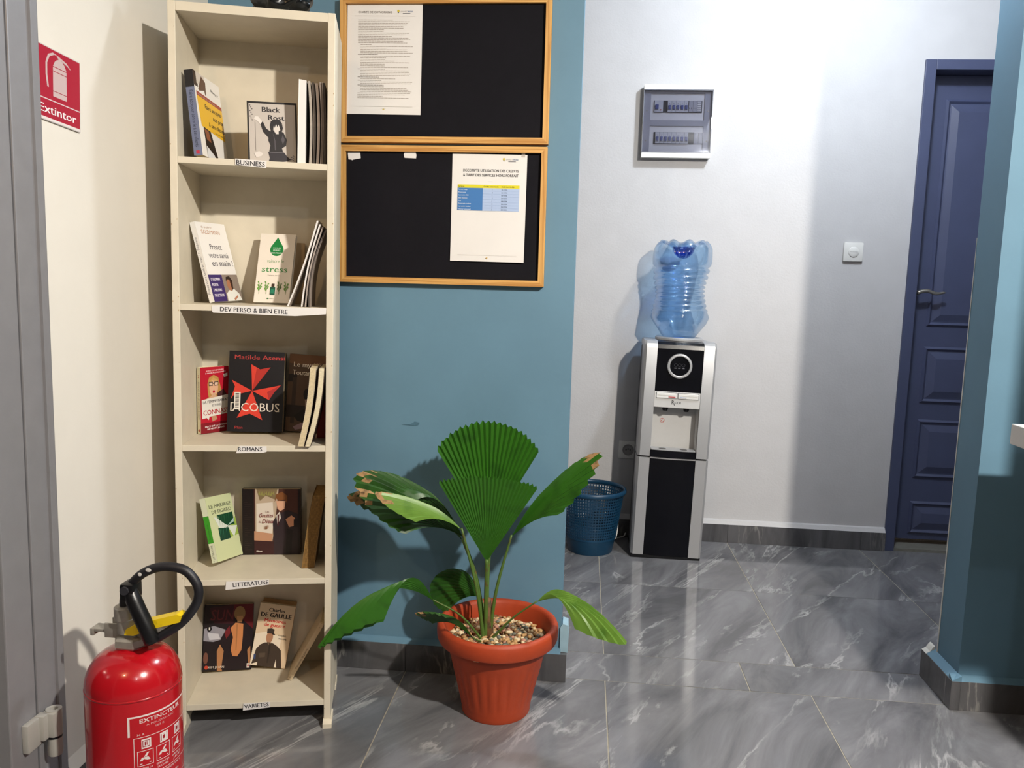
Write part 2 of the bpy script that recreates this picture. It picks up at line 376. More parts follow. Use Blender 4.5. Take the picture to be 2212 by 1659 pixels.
hp = MB().box(1.487, 1.508, YD - .007, YD, 1.07, 1.262, bev=.003)
hp.tube(spline([(1.498, YD - .004, 1.193), (1.498, YD - .045, 1.194), (1.512, YD - .05, 1.2), (1.54, YD - .05, 1.203), (1.575, YD - .05, 1.192), (1.615, YD - .05, 1.198)], 5), [.010] * 8 + [.009] * 8 + [.008] * 6 + [.006] * 3 + [.003], 10)
hp.build('door_handle', M('satin_nickel', 'b7b4ab', .3, metal=.9, noise=(60, .1)), d2, True, 40)
MB().lathe([(.001, 1.235), (.0035, 1.236), (.0035, 1.244), (.001, 1.245)], 10, (1.498, YD - .008)).build('screw', M('brass', 'b58b3c', .35, metal=.9), d2)
sbox('trim_1', M('threshold_stone', '77766f', .5, noise=(30, .2)), DX0 + .045, DX1 - .045, YF - .004, YF + .14, -.001, .012)

# ------------------------------------------------------------------ lamps
for i, ((x, y, z), p, c, r, shade) in enumerate(LAMPS):
    lab = ['shaded ceiling bulb over the counter side of the room', 'cool white ceiling bulb in the corridor', 'warm ceiling bulb near the aluminium door', 'neutral ceiling bulb behind the camera'][i]
    t = thing('ceiling_lamp', lab, 'lamp', (x, y, z))
    MB().lathe([(.05, ZC - z), (.055, ZC - z - .02), (.03, ZC - z - .035)], 24).build('rosette', WHITEPL, t, True, 40)
    MB().lathe([(.012, r + .02), (.012, ZC - z - .03)], 12).build('rod', WHITEPL, t, True, 40)
    MB().lathe([(.018, r * .8), (.02, r + .004), (.02, r + .035), (.008, r + .04)], 20).build('socket', WHITEPL, t, True, 40)
    if shade:
        MB().lathe([(.022, .11), (.06, .10), (.14, -.008), (.1415, -.008), (.0615, .1015), (.022, .1115)], 40, closed=True).build('added_cutoff_shade', M('shade_white', 'd8d4cc', .6), t, True, 40)  # unseen shade, added so the lamp's light fades towards the wall tops
    L = bpy.data.lights.new('bulb_light', 'POINT'); L.energy = p; L.color = c; L.shadow_soft_size = r
    lo = bpy.data.objects.new('bulb_light', L); col.objects.link(lo); lo.parent = t
# ================================================================== BOOKCASE
BX, BY, BA, BLEAN = -1.0037, 1.887, .2362, .0057
BM = Matrix.Translation((BX, BY, 0)) @ Matrix.Rotation(BA, 4, 'Z') @ Matrix.Rotation(BLEAN, 4, 'Y')
BW, BT, BD, BZ, TH = .383, .0174, .2501, 1.8127, .0152
SH = [1.4598, 1.1098, .7593, .4098, .0746]
bc = thing('bookcase', 'tall narrow cream painted wooden bookcase with five labelled shelves', 'bookcase', mat=BM)
MB().box(0, BT, 0, BD, .021, BZ, bev=.0015).build('side_panel', CREAM_WOOD, bc)
MB().box(BW - BT, BW, 0, BD, .021, BZ, bev=.0015).build('side_panel', CREAM_WOOD, bc)
MB().box(BT, BW - BT, .0008, BD, BZ - .0215, BZ - .0005, bev=.001).build('top_board', CREAM_WOOD, bc)
MB().box(BT, BW - BT, BD - .018, BD - .006, SH[4] - TH, BZ - .02).build('back_panel', CREAM_WOOD, bc)
for z in SH:
    MB().box(BT, BW - BT, .001, BD - .018, z - TH, z, bev=.001).build('shelf', CREAM_WOOD, bc)
for x0, x1, y0, y1 in ((-.006, .016, -.02, .05), (BW - .019, BW + .004, -.016, .05), (-.004, .016, BD - .06, BD - .005), (BW - .019, BW + .002, BD - .06, BD - .005)):
    mb = MB().prism([(y0, 0), (y1, 0), (y1, .0215), (y0 + .012, .0215), (y0, .014)], x0, x1, 'x')
    mb.build('foot', [CREAM_WOOD], bc)
# chips of bare wood on the front edges
rnd = random.Random(3)
mb = MB()
for k in range(26):
    z = rnd.choice([.03, .12, .26, .41, .5, .62, .8, .98, 1.12, 1.3, 1.46, 1.6, 1.78]) + rnd.uniform(-.03, .03); z = min(max(z, .03), 1.795)
    x = rnd.choice([.001, BT - .004, BW - BT + .001, BW - .004]); s_ = rnd.uniform(.001, .0028)
    mb.add([(x, -.0003, z), (x + s_, -.0003, z + s_ * .3), (x + s_ * .8, -.0003, z + s_ * 1.6), (x + s_ * .1, -.0003, z + s_ * 1.3)], [(0, 1, 2, 3)])
mb.build('paint_chips', BARE_WOOD, bc)['kind'] = 'stuff'
def shelf_label(pts, txt, cap, tx, tz, wd, rot=0):
    """paper strip taped to a shelf edge; points are (u, z) on the bookcase front"""
    x0 = min(p[0] for p in pts); z0 = min(p[1] for p in pts)
    o = MB().prism(pts, -.0011, -.0004, 'y').build('shelf_label', PAPER, bc)
    a = Art(1, 1); a.text('23222a', txt, tx, tz, cap, wd, bold=.012, rot=rot)
    a.t.v = [(x, y - .0012, z) for x, y, z in a.t.v]; a.build(o)
shelf_label([(.150, 1.4465), (.222, 1.4425), (.223, 1.4595), (.150, 1.461)], 'BUSINESS', .0112, .1525, 1.4475, .066, -2)
shelf_label([(.092, 1.096), (.095, 1.091), (.29, 1.0875), (.365, 1.094), (.366, 1.1085), (.12, 1.1095), (.093, 1.108)], 'DEV PERSO & BIEN ETRE', .0110, .112, 1.0945, .160, -1)
shelf_label([(.147, .740), (.213, .7415), (.221, .744), (.221, .758), (.156, .759), (.15, .751)], 'ROMANS', .0105, .152, .7455, .058, 0)
shelf_label([(.118, .3835), (.16, .387), (.226, .3955), (.226, .409), (.12, .4055)], 'LITTERATURE', .0108, .137, .391, .088, 4)
MB().prism([(.166, .4005), (.168, .4005), (.1695, .4025), (.168, .4025)], -.0016, -.0012, 'y').build('accent_mark', ink('23222a'), bc)
shelf_label([(.159, .0545), (.2285, .0605), (.2285, .0755), (.1605, .0735)], 'VARIETES', .0106, .163, .0600, .062, 4)

# ------------------------------------------------------------------ books
def place(u, v, z, yaw=0, tilt=0, roll=0):
    return BM @ Matrix.Translation((u, v, z)) @ Matrix.Rotation(yaw, 4, 'Z') @ Matrix.Rotation(-tilt, 4, 'X') @ Matrix.Rotation(roll, 4, 'Y')
def book(label, shelf, u, v, yaw, w_, h_, tilt, roll, T, cover, spine=None, pages=None, name='book', group=None):
    z = SH[shelf] + max(0, w_ * math.sin(roll)) + T * math.sin(tilt) + .0008
    t = thing(name, label, 'book', group=group, mat=place(u, v, z, yaw, tilt, roll))
    c = .0007
    MB().box(0, w_, 0, c, 0, h_).box(0, w_, T - c, T, 0, h_).box(0, c, 0, T, 0, h_).build('cover', [ink(spine or cover)], t)
    MB().box(c, w_ - .0015, c, T - c, .001, h_ - .001).build('pages', pages or PAGES, t)
    return t, Art(w_, h_)
def spine_art(t, T, h_):
    a = Art(T, h_); return a, (lambda x, y, z: (y, T - x, z))
def fig_ell(a, c, *es):
    for e in es: a.ell(c, *e)

# --- first shelf
t, a = book('white business paperback with big yellow title box, leaning in the left corner', 0, .070, .024, 1.383, .156, .203, .131, .036, .021, 'e6e2dc', '6d7590')
a.rect('e8e4de', 0, 0, 1, 1).rect('3b2a20', 0, .82, .14, 1).rect('cfc5ba', .1, .86, .42, 1).poly('5a3a28', [(.14, .8), (.3, .98), (.44, .93), (.42, .78), (.3, .72)]).poly('e9e6e2', [(.16, .78), (.36, .82), (.4, .74), (.2, .7)])
a.poly('9c3526', [(.05, .765), (1, .735), (1, .69), (.05, .715)]).poly('e3b21f', [(.05, .715), (1, .69), (1, .30), (.1, .36)])
a.poly('241c1a', [(.16, .36), (.42, .34), (.62, .02), (.5, .0), (.2, .0)]).poly('8a5136', [(.18, .34), (.34, .33), (.40, .2), (.24, .22)]).poly('dadada', [(.2, .14), (.46, .06), (.54, .0), (.2, .0)])
a.text('b9b2aa', 'Méthodes & outils pour ...', .1, .725, .02, .7, rot=-2)
a.text('34302c', 'Rémy P.', .62, .86, .03, .3, rot=-6)
a.text('2a2210', 'Faire accepter', .97, .60, .055, .66, 'r', bold=.02, shear=.1).text('2a2210', 'son prix', .98, .50, .055, .4, 'r', bold=.02, shear=.1).text('2a2210', 'à ses clients', .99, .40, .055, .6, 'r', bold=.02, shear=.1).text('5a4a20', 'Le livre du vendeur', .97, .345, .018, .36, 'r')
a.build(t)
s_, fn = spine_art(t, .021, .203); s_.rect('14141a', 0, .8, 1, 1).rect('6d7590', 0, 0, 1, .8).rect('b8324a', .3, .02, .7, .06)
s_.text('1c2030', 'Faire accepter son prix à ses clients', .32, .76, .045, None, rot=-90, fit=.66).build(t, fn, 'spine_band', 'spine_lettering')

t, a = book('grey comic volume with black border and a raised-arm figure', 0, .172, .05, .102, .119, .149, .115, -.031, .018, '111013', '111013')
a.rect('111013', 0, 0, 1, 1).rect('b9b1a9', .035, .0, .96, .965)
a.text('15131a', 'Black', .3, .83, .085, .36, bold=.025).text('15131a', 'Rost', .42, .70, .085, .32, bold=.025)
for k in range(9): a.ell('4a4548', .06 + .02 * (k % 3), .93 - .03 * k, .012, .01, 8)
a.poly('1b191d', [(.25, .655), (.31, .67), (.37, .56), (.47, .50), (.52, .47), (.50, .37), (.42, .40), (.31, .50)]).poly('d6d0ca', [(.13, .71), (.16, .75), (.22, .75), (.30, .67), (.26, .62), (.21, .67)])
a.poly('1b191d', [(.43, .505), (.50, .53), (.62, .53), (.72, .50), (.78, .38), (.76, .28), (.68, .24), (.70, .17), (.42, .17), (.45, .28), (.41, .36)]).poly('26232a', [(.40, .17), (.72, .17), (.78, .10), (.86, .05), (.74, .02), (.60, .0), (.40, .0), (.43, .07)])
a.poly('4a464c', [(.70, .46), (.74, .38), (.70, .30), (.67, .38)]).poly('5a565c', [(.42, .172), (.70, .172), (.70, .16), (.42, .16)]).poly('4a464c', [(.5, .50), (.55, .36), (.56, .2), (.535, .2), (.53, .36)])
a.poly('cfc8c2', [(.50, .60), (.54, .50), (.60, .485), (.64, .54), (.64, .62), (.58, .66)]).poly('cfc8c2', [(.55, .52), (.62, .52), (.62, .47), (.56, .47)])
a.poly('1b191d', [(.45, .60), (.47, .68), (.54, .715), (.63, .71), (.69, .66), (.71, .57), (.68, .49), (.64, .47), (.66, .55), (.62, .63), (.60, .58), (.575, .635), (.545, .57), (.53, .62), (.51, .54), (.52, .47), (.47, .50)])
a.poly('cfc8c2', [(.12, .14), (.22, .18), (.30, .14), (.26, .09), (.16, .07)]).rect('77706c', .155, .18, .16, .66)
for k in range(8): a.ell('55505a', .93 - .03 * (k % 3), .03 + .012 * k, .012, .008, 8)
a.build(t)

def curved_sheets(name, label, cat, shelf, u0, v0, w_, h_, n, gap, lean, curl, mats, depth_curl=0, group=None):
    """booklets seen edge on: each a thin slab that bends to the right as it rises; local x = shelf width, y = depth"""
    t = thing(name, label, cat, group=group, mat=place(u0, v0, SH[shelf] + .0008))
    for k in range(n):
        th = gap * (.5 + .25 * ((k * 7) % 3)); x0 = k * gap; A, B = [], []
        steps = 8
        for i in range(steps + 1):
            s = i / steps; z = h_ * s * (1 - .02 * ((k * 5) % 3)); x = x0 + lean * s + curl * math.sin(PI * s) * (.6 + .4 * ((k * 3) % 2))
            A.append((x, z)); B.append((x + th, z))
        mb = MB().prism(A + B[::-1], .0025 * ((k * 3) % 4), w_, 'y')
        mb.build('booklet', mats[k % len(mats)], t)
    return t
MAGS = [M('magazine_grey', '8d8176', .6, noise=(90, .2)), M('magazine_dark', '3f362f', .5, noise=(90, .3)), M('magazine_brown', '7c6a5c', .6, noise=(90, .25)), M('magazine_pale', 'b1a79b', .6, noise=(90, .2))]
o = MB().prism([(0, 0), (.018, 0), (.0185, .1), (.020, .197), (.003, .199), (.001, .1)], 0, .15, 'y')
t = thing('brochure', 'white brochure standing upright between grey comic and worn magazines', 'brochure', mat=place(.294, .018, SH[0] + .0008))
o.build('pages', PAPER, t); MB().prism([(-.0006, 0), (0, 0), (.001, .1), (.003, .199), (.0024, .199), (.0004, .1)], -.002, .15, 'y').build('cover', ink('e9e6e0'), t)
for k in range(5):
    t = thing('magazine', ['pale dog-eared magazine next to white brochure', 'dark thin magazine, second of the worn row', 'brown worn magazine in the middle of the row', 'grey magazine, fourth of the worn row', 'dark magazine squeezed against right side of bookcase'][k], 'magazine', group='worn magazines on the top shelf', mat=place(.3205 + .009 * k, .02 + .004 * (k % 2), SH[0] + .0008))
    A = [(.004 * math.sin(PI * i / 8 * .8) * (1 if k < 4 else .3) - .006 + .006 * math.cos(i / 8 * 1.5), .197 * i / 8 - .002 * (k % 3) * (i == 8)) for i in range(9)]
    MB().prism(A + [(x + .0052, z) for x, z in A[::-1]], .002, .16, 'y').build('pages', MAGS[[3, 1, 2, 0, 1][k]], t)
    MB().prism([(x - .0008, z) for x, z in A] + [(x, z) for x, z in A[::-1]], 0, .16, 'y').build('cover', MAGS[[1, 2, 0, 2, 0][k]], t)

# --- second shelf
t, a = book('white health paperback with purple corner and portrait, leaning on the left side', 1, .082, .082, 1.211, .135, .207, .256, -.019, .014, 'e8e5e1', 'e8e5e1', WPAGES)
a.rect('e9e6e2', 0, 0, 1, 1)
a.text('a07c62', 'Frédéric', .18, .925, .028, .34).text('b07a52', 'SALDMANN', .14, .855, .05, .62)
a.text('4a4450', 'Prenez', .3, .66, .07, .4, bold=.008).text('4a4450', 'votre santé', .2, .555, .07, .66, bold=.008).text('4a4450', 'en main !', .24, .45, .075, .72, bold=.01)
a.rect('3b2a66', 0, .0, .45, .34).rect('8d7f74', .45, 0, 1, .34)
for i, s in enumerate(('Dr SALDMANN', 'PLUS DE', '3 MILLIONS', 'DE LECTEURS')): a.text('e6e0ea', s, .06, .265 - .068 * i, .036, [.3, .2, .28, .32][i], bold=.02)
a.poly('e4e4dc', [(.47, 0), (.49, .1), (.6, .14), (.78, .15), (.92, .09), (.98, 0)]).ell('a87255', .66, .215, .10, .085).poly('2e211c', [(.55, .25), (.58, .31), (.7, .32), (.78, .26), (.76, .2), (.72, .27), (.6, .28)]).poly('3a241c', [(.68, .29), (.77, .25), (.75, .16), (.7, .13)]).poly('b57c60', [(.7, .03), (.84, .07), (.86, .05), (.72, .0)])
a.build(t)
s_, fn = spine_art(t, .014, .207); s_.rect('ebe8e4', 0, 0, 1, 1).text('55505a', 'Prenez votre santé en main ! F. Saldmann', .62, .1, .030, None, rot=90, fit=.82).build(t, fn, 'spine_band', 'spine_lettering')
t, a = book('cream paperback with green drop and five small plant pictures', 1, .168, .136, -.184, .094, .191, .327, .001, .014, 'e6ddd0', 'e6ddd0', WPAGES)
a.rect('e6ddd0', 0, 0, 1, 1)
a.poly('0f7a38', [(.5, .95)] + [(.5 + .19 * math.sin(x) * (1 if x else 0), .77 - .095 * math.cos(x)) for x in [2.2 - 4.4 * i / 20 for i in range(21)]])
a.text('e8f0e6', 'HUILES', .5, .785, .016, .22, 'c').text('e8f0e6', 'HUILES', .5, .75, .018, .2, 'c', bold=.01).text('e8f0e6', 'ESSENTIELLES', .5, .71, .018, .3, 'c', bold=.01)
a.text('6f9a66', 'vaincre le', .5, .575, .052, .48, 'c').text('3f8a48', 'stress', .5, .44, .085, .72, 'c', bold=.005).text('8a7a6c', 'Catherine Gerault', .5, .385, .016, .36, 'c').text('8a8a7c', '● ALBIN', .45, .05, .014, .2, 'c')
for i, x in enumerate((.13, .33, .69, .88)):
    for k in range(5): a.poly(['5c9a34', '6b9a48', '4f6a34', '5f9034'][i], [(x, .15 + .02 * k), (x + (.07 if k % 2 else -.07), .2 + .025 * k), (x + (.03 if k % 2 else -.03), .19 + .02 * k + .03)])
    a.rect('5f7a40', x - .006, .12, x + .006, .24)
a.rect('12503c', .44, .11, .58, .22).rect('3a2a20', .47, .22, .55, .27).rect('1e7a5c', .46, .13, .56, .19).ell('0f7a38', .40, .055, .02, .01, 8)
a.build(t)
t, a = book('plain beige book mostly hidden behind the green drop book', 1, .200, .2175, -.04, .088, .165, .0, .02, .010, 'c7b294', 'b49d7c'); 
ts = thing('brochure', 'white curved leaflet leaning to the right on the second shelf', 'brochure', group='leaflets on the second shelf', mat=place(.268, .02, SH[1] + .0008))
def bent(x_bot, x_top, bow, hgt, th, n=10):
    A = [(x_bot + (x_top - x_bot) * (s / n) ** 1.0 - bow * math.sin(PI * s / n), hgt * s / n) for s in range(n + 1)]
    return A + [(x + th, z) for x, z in A[::-1]]
LEAF_GREY = M('leaflet_grey', 'a79b92', .45, noise=(14, .15)); LEAF_DARK = M('leaflet_dark', '5d544f', .45, noise=(14, .3))
MB().prism(bent(0, .072, -.004, .214, .004), 0, .11, 'y').build('pages', PAPER, ts); MB().prism(bent(.0042, .0762, -.004, .214, .0006), 0, .11, 'y').build('cover', LEAF_GREY, ts)
for k in range(3):
    ts = thing('brochure', ['pale leaflet right behind the white curved leaflet', 'grey leaflet between two others near right side', 'dark leaflet touching right side of second shelf'][k], 'brochure', group='leaflets on the second shelf', mat=place(.302 + .009 * k, .02, SH[1] + .0008))
    MB().prism(bent(0, .044 - .002 * k, [.006, .008, .012][k], .205 - .006 * k, .0035), 0, .14, 'y').build('pages', [PAPER, LEAF_GREY, LEAF_DARK][k], ts)
    MB().prism(bent(.0036, .0476 - .002 * k, [.006, .008, .012][k], .205 - .006 * k, .0007), 0, .14, 'y').build('cover', [LEAF_GREY, LEAF_DARK, LEAF_GREY][k], ts)

# --- third shelf
t, a = book('red paperback with blonde woman in black glasses and white speech banner', 2, .031, .142, .813, .087, .178, .004, .004, .014, 'b0182c', 'e3d9b8')
a.rect('b3182d', 0, 0, 1, 1).rect('7d1420', 0, 0, 1, .16)
a.text('efe3e0', 'ANNE-SOPHIE GIRARD', .2, .93, .02, .62, rot=3).text('efe3e0', '& MARIE-ALDINE GIRARD', .17, .895, .02, .72, rot=3)
a.poly('b98a4c', [(.26, .6), (.24, .74), (.3, .84), (.46, .88), (.62, .84), (.7, .7), (.78, .58), (.7, .5), (.3, .5)]).ell('d8a98a', .46, .69, .155, .13).poly('c79b5c', [(.31, .78), (.44, .84), (.6, .8), (.62, .7), (.56, .78), (.4, .8), (.32, .7)])
a.rect('1a1414', .29, .715, .43, .775).rect('1a1414', .48, .715, .62, .775).rect('d8b9a4', .305, .725, .415, .765).rect('d8b9a4', .495, .725, .605, .765).rect('1a1414', .42, .745, .49, .757).ell('b5213a', .46, .625, .04, .022, 10)
a.poly('caa080', [(.2, .53), (.34, .55), (.44, .6), (.52, .6), (.56, .5), (.3, .47)]).poly('4a2a2a', [(.58, .6), (.8, .66), (1, .5), (.9, .4), (.6, .46)]).poly('efe9e2', [(.8, .88), (.95, .9), (.95, .85), (.82, .83)])
a.poly('b98a6a', [(.36, .26), (.5, .3), (.58, .2), (.4, .17)])
a.poly('ddd8cf', [(.03, .51), (1, .57), (1, .28), (.3, .25), (.27, .2), (.2, .235), (.04, .225)])
a.text('2c2628', 'LA FEMME PARFAITE', .08, .45, .042, .98, bold=.012, rot=3).text('2c2628', 'EST UNE', .4, .40, .034, .3, bold=.008, rot=3).text('b0202c', 'CONNASSE', .09, .275, .075, .98, bold=.012, rot=3)
a.text('f0e4e2', 'PARCE QUE LA CONNASSE', .14, .085, .024, .82, bold=.015, rot=3).text('f0e4e2', 'NE MEURT JAMAIS', .22, .048, .024, .6, bold=.015, rot=3)
a.build(t)
s_, fn = spine_art(t, .014, .178); s_.rect('e3d9b8', 0, 0, 1, 1).text('a52a2c', '2', .25, .84, .045, None, bold=.02).text('5a4840', 'LA FEMME PARFAITE EST UNE CONNASSE !', .68, .22, .034, None, rot=90, fit=.58).ell('b05a3a', .5, .05, .3, .022, 12).build(t, fn, 'spine_band', 'spine_lettering')
t, a = book('thick black paperback with big red splayed cross', 2, .096, .146, .003, .144, .216, .137, .018, .042, '0e0c10', '0e0c10')
a.rect('0f0d12', 0, 0, 1, 1)
a.text('a83634', 'Matilde Asensi', .1, .9, .055, .9, bold=.012)
def arm(base, pts, c): a.poly(c, pts)
cx, cz = .43, .51
a.poly('cc3b2c', [(cx, cz), (.40, .84), (.56, .78), (.75, .81)]).poly('cc3b2c', [(cx, cz), (.06, .64), (.12, .56), (.05, .4), (.1, .45)]).poly('cc3b2c', [(cx, cz), (.95, .59), (.83, .5), (.74, .40)]).poly('cc3b2c', [(cx, cz), (.17, .17), (.40, .225), (.63, .15)])
a.poly('a82c24', [(cx, cz), (.5, .79), (.56, .78), (.75, .81)]).poly('a02a2a', [(.7, .5), (.95, .59), (.83, .5), (.74, .40)])
a.text('d9cfc2', 'IACOBUS', .05, .255, .105, .88).text('a83634', 'Plon', .14, .035, .035, .14)
for xx in (.05, .875): a.rect('d9cfc2', xx, .255, xx + .055, .262).rect('d9cfc2', xx, .352, xx + .055, .359)
a.rect('dcd6cc', .115, .275, .225, .49)
for k in range(11): a.rect('2a2628', .135, .3 + .0165 * k, .2, .3 + .0165 * k + (.0095 if k % 3 else .006))
a.build(t)
t, a = book('dark brown paperback with white title, half hidden behind leaning books', 2, .243, .172, -.13, .107, .211, .08, .05, .018, '4a382a', '3a2c22')
a.rect('4d3a2b', 0, 0, 1, 1).poly('6a4a30', [(0, .88), (1, .84), (1, 1), (0, 1)]).rect('1d1714', 0, .64, .22, .74).rect('33261d', .12, .1, .22, .7).poly('5e5138', [(.5, .76), (.95, .78), (.95, .45), (.6, .4)]).rect('221a16', 0, .18, 1, .34)
a.ell('16110f', .5, .49, .09, .075).poly('8a7466', [(.46, .42), (.7, .46), (.66, .22), (.5, .2)]).poly('86707a', [(.2, .06), (.5, .14), (.5, .05), (.26, .02)]).poly('15100e', [(.2, .2), (.46, .3), (.46, .12), (.3, .14)])
a.text('ddd3c2', 'Le mystère', .12, .84, .062, .8, bold=.004).text('ddd3c2', 'Toutankhamon', .1, .735, .062, .98, bold=.004)
a.build(t)
PG2 = [PAGES, M('page_edges_pale', 'e0d4b4', .8, noise=(240, .2)), PAGES]
for k in range(2):
    t = thing('book', ['cream paged book leaning right, page edges toward the room, left one of two', 'cream paged book leaning right, page edges toward the room, right one of two'][k], 'book', group='leaning books on the third shelf', mat=place(.2985 + .017 * k, -.012, SH[2] + .0008))
    A = bent(0, .030 if k == 0 else .034, -.005 - .002 * k, .199 - .001 * k, .0125); MB().prism([(x + .001, z) for x, z in A], .001, .11, 'y').build('pages', PG2[k], t)
    for x0 in (0, .0137): MB().prism(bent(x0, x0 + (.030 if k == 0 else .034), -.005 - .002 * k, .2, .0009), 0, .112, 'y').build('cover', ink('d8cbb2' if k == 0 else '3b2c26'), t)
t = thing('book', 'small red book low behind the leaning cream books', 'book', mat=place(.336, .106, SH[2] + .0014, 0, 0, .02))
MB().box(0, .018, 0, .044, .001, .12).build('pages', PAGES, t); MB().box(-.0008, 0, -.001, .045, 0, .122).box(.018, .0188, -.001, .045, 0, .122).box(-.0008, .0188, -.0015, 0, 0, .122).build('cover', ink('a8281e'), t)

# --- fourth shelf
t, a = book('pale green paperback with forest picture, leaning on the left side', 3, .084, .078, 1.20, .115, .173, .30, .12, .017, 'cbd3a2', 'd6dcc0', WPAGES)
a.rect('cdd5a6', 0, 0, 1, 1).poly('9fba52', [(.55, .0), (1, .25), (1, .62), (.62, .42)]).poly('cdd5a6', [(0, 0), (1, 0), (1, .33), (.5, .30), (0, .3)])
a.text('2f3a2c', 'LE MARIAGE', .08, .82, .055, .84, bold=.006).text('2f3a2c', 'DE FIGARO', .14, .73, .055, .76, bold=.006)
a.rect('15452c', .3, .5, .92, .70).rect('14402f', .26, .30, .66, .5).poly('6d8a6a', [(.3, .7), (.36, .66), (.34, .55), (.3, .5)]).poly('dbe2d6', [(.18, .68), (.28, .66), (.56, .53), (.66, .50), (.6, .47), (.3, .50)]).poly('dbe2d6', [(.62, .5), (1.0, .47), (.8, .3)]).poly('a8c4bc', [(.62, .5), (.92, .6), (.9, .54)])
for k in range(6): a.poly(['2f6a44', '235a3a'][k % 2], [(.34 + .09 * k, .51), (.38 + .09 * k, .69), (.4 + .09 * k, .68)]).poly(['2c6a52', '1d5438'][k % 2], [(.28 + .06 * k, .31), (.30 + .06 * k, .49), (.33 + .06 * k, .48)])
a.build(t)
s_, fn = spine_art(t, .017, .173); s_.rect('d8dec4', 0, 0, 1, 1).rect('3a9a24', 0, .3, 1, .72).text('2f3a2c', 'LITTÉRATURE', .62, .05, .03, None, rot=90, fit=.22).text('2c5a2a', 'Beaumarchais', .62, .36, .03, None, rot=90, fit=.3).text('2f3a2c', '11', .3, .012, .02).build(t, fn, 'spine_band', 'spine_lettering')
t, a = book('dark red comic volume with black side band and a suited figure holding a glass', 3, .127, .191, -.026, .158, .187, .012, -.003, .016, '2a1012', '15100f')
a.rect('4a2a22', 0, 0, 1, 1).poly('b7a48e', [(.22, 1), (.62, 1), (.55, .4), (.5, .15), (.22, .2)]).poly('7d6a4c', [(.24, 1), (.6, 1), (.56, .84), (.4, .9), (.3, .82)]).poly('d8cdc0', [(.24, .78), (.52, .8), (.54, .5), (.5, .3), (.24, .34)]).poly('b98a6c', [(.2, .36), (.52, .32), (.5, .18), (.2, .22)]).poly('37191a', [(.18, .22), (.56, .2), (.56, 0), (.18, 0)])
for k in range(7): a.poly('8f8a4c', [(.27 + .04 * k, .93 - .02 * (k % 3)), (.3 + .04 * k, .97), (.31 + .04 * k, .9)])
a.poly('2c2126', [(.52, .5), (.6, .62), (.78, .68), (.95, .62), (1, .5), (1, 0), (.54, 0)]).poly('c9c0b8', [(.58, .6), (.64, .66), (.66, .56), (.6, .46)]).poly('4a1a1e', [(.6, .6), (.63, .62), (.62, .44), (.6, .44)])
a.poly('d2a184', [(.58, .82), (.74, .82), (.72, .7), (.65, .665), (.6, .7)]).poly('7a4a26', [(.55, .8), (.58, .92), (.68, .96), (.77, .9), (.77, .78), (.72, .84), (.62, .82), (.585, .86)]).poly('c98f72', [(.74, .54), (.84, .6), (.9, .56), (.9, .44), (.8, .42)]).rect('1b1417', .88, .42, .95, .54)
a.poly('1b1417', [(.76, .4), (.86, .38), (.84, .0), (.74, .0)])
a.rect('17100f', 0, 0, .2, 1); a.rect('1a1011', .95, 0, 1, 1)
for k in range(24): a.rect('3a2a28', .04, .04 + .033 * k, .04 + .13 * (.7 + .3 * math.sin(k * 2.1)), .045 + .033 * k)
a.text('5f1f22', 'Les', .40, .645, .03, .06).text('7a2226', 'Gouttes', .29, .575, .06, .24, shear=.25, bold=.005).text('5f1f22', 'de', .28, .49, .03, .04).text('7a2226', 'Dieu', .34, .485, .06, .19, shear=.25, bold=.005).text('e5ddd5', 'Glénat', .24, .045, .026, .1, bold=.02)
for k in range(3): a.poly('8a5a3a', [(.36, .40 + .02 * k), (.46, .42 + .015 * k), (.42, .395 + .02 * k)])
a.build(t)
t = thing('book', 'old brown paged book leaning in the right corner of the fourth shelf', 'book', mat=place(.3005, .075, SH[3] + .0008))
A = bent(0, .028, .002, .197, .031); MB().prism(A, 0, .12, 'y').build('pages', OLDPAGES, t)
for x0 in (-.001, .031): MB().prism(bent(x0, x0 + .028, .002, .2, .001), -.001, .122, 'y').build('cover', ink('7d6440'), t)
mb = MB()
for k in range(9): mb.prism(bent(.003 + .0032 * k, .031 + .0032 * k, .002, .195, .0007), -.0006, 0, 'y')
mb.build('page_ridges', M('dark_page_gaps', '5d4320', .9), t)

# --- fifth shelf
t, a = book('black and red comic volume with a figure in an open jacket', 4, .020, .168, .098, .131, .183, .193, .03, .015, '1a1214', '1a1214')
a.rect('191114', 0, 0, 1, 1).poly('5a1218', [(.5, 1), (1, 1), (1, .62), (.8, .75)]).poly('35121a', [(.1, .95), (.6, 1), (.6, .7), (.2, .72)]).poly('8d8a92', [(0, .64), (.2, .68), (.44, .62), (.4, .48), (.2, .44), (0, .46)]).poly('c2c0c6', [(.08, .58), (.3, .56), (.34, .48), (.12, .47)])
a.text('3c161c', 'SUN', .12, .76, .17, .5, bold=.03, shear=.15).text('5e2126', 'SUN', .13, .765, .16, .48, bold=.0, shear=.15)
a.ell('0e0a0c', .11, .64, .05, .042, 14).text('d8d2c6', '1', .10, .62, .045, .025, bold=.01)
a.poly('a7744c', [(.3, .0), (.4, .0), (.42, .3), (.34, .4), (.28, .3)]).poly('a7744c', [(.9, .3), (.96, .36), (.98, .1), (.94, .05)])
a.poly('1c1216', [(.36, .5), (.5, .68), (.7, .74), (.9, .68), (.98, .5), (.96, .36), (.84, .34), (.86, .2), (.96, .02), (.38, .02), (.42, .3), (.34, .42)]).poly('6a1c22', [(.42, .58), (.52, .68), (.54, .56), (.46, .48)])
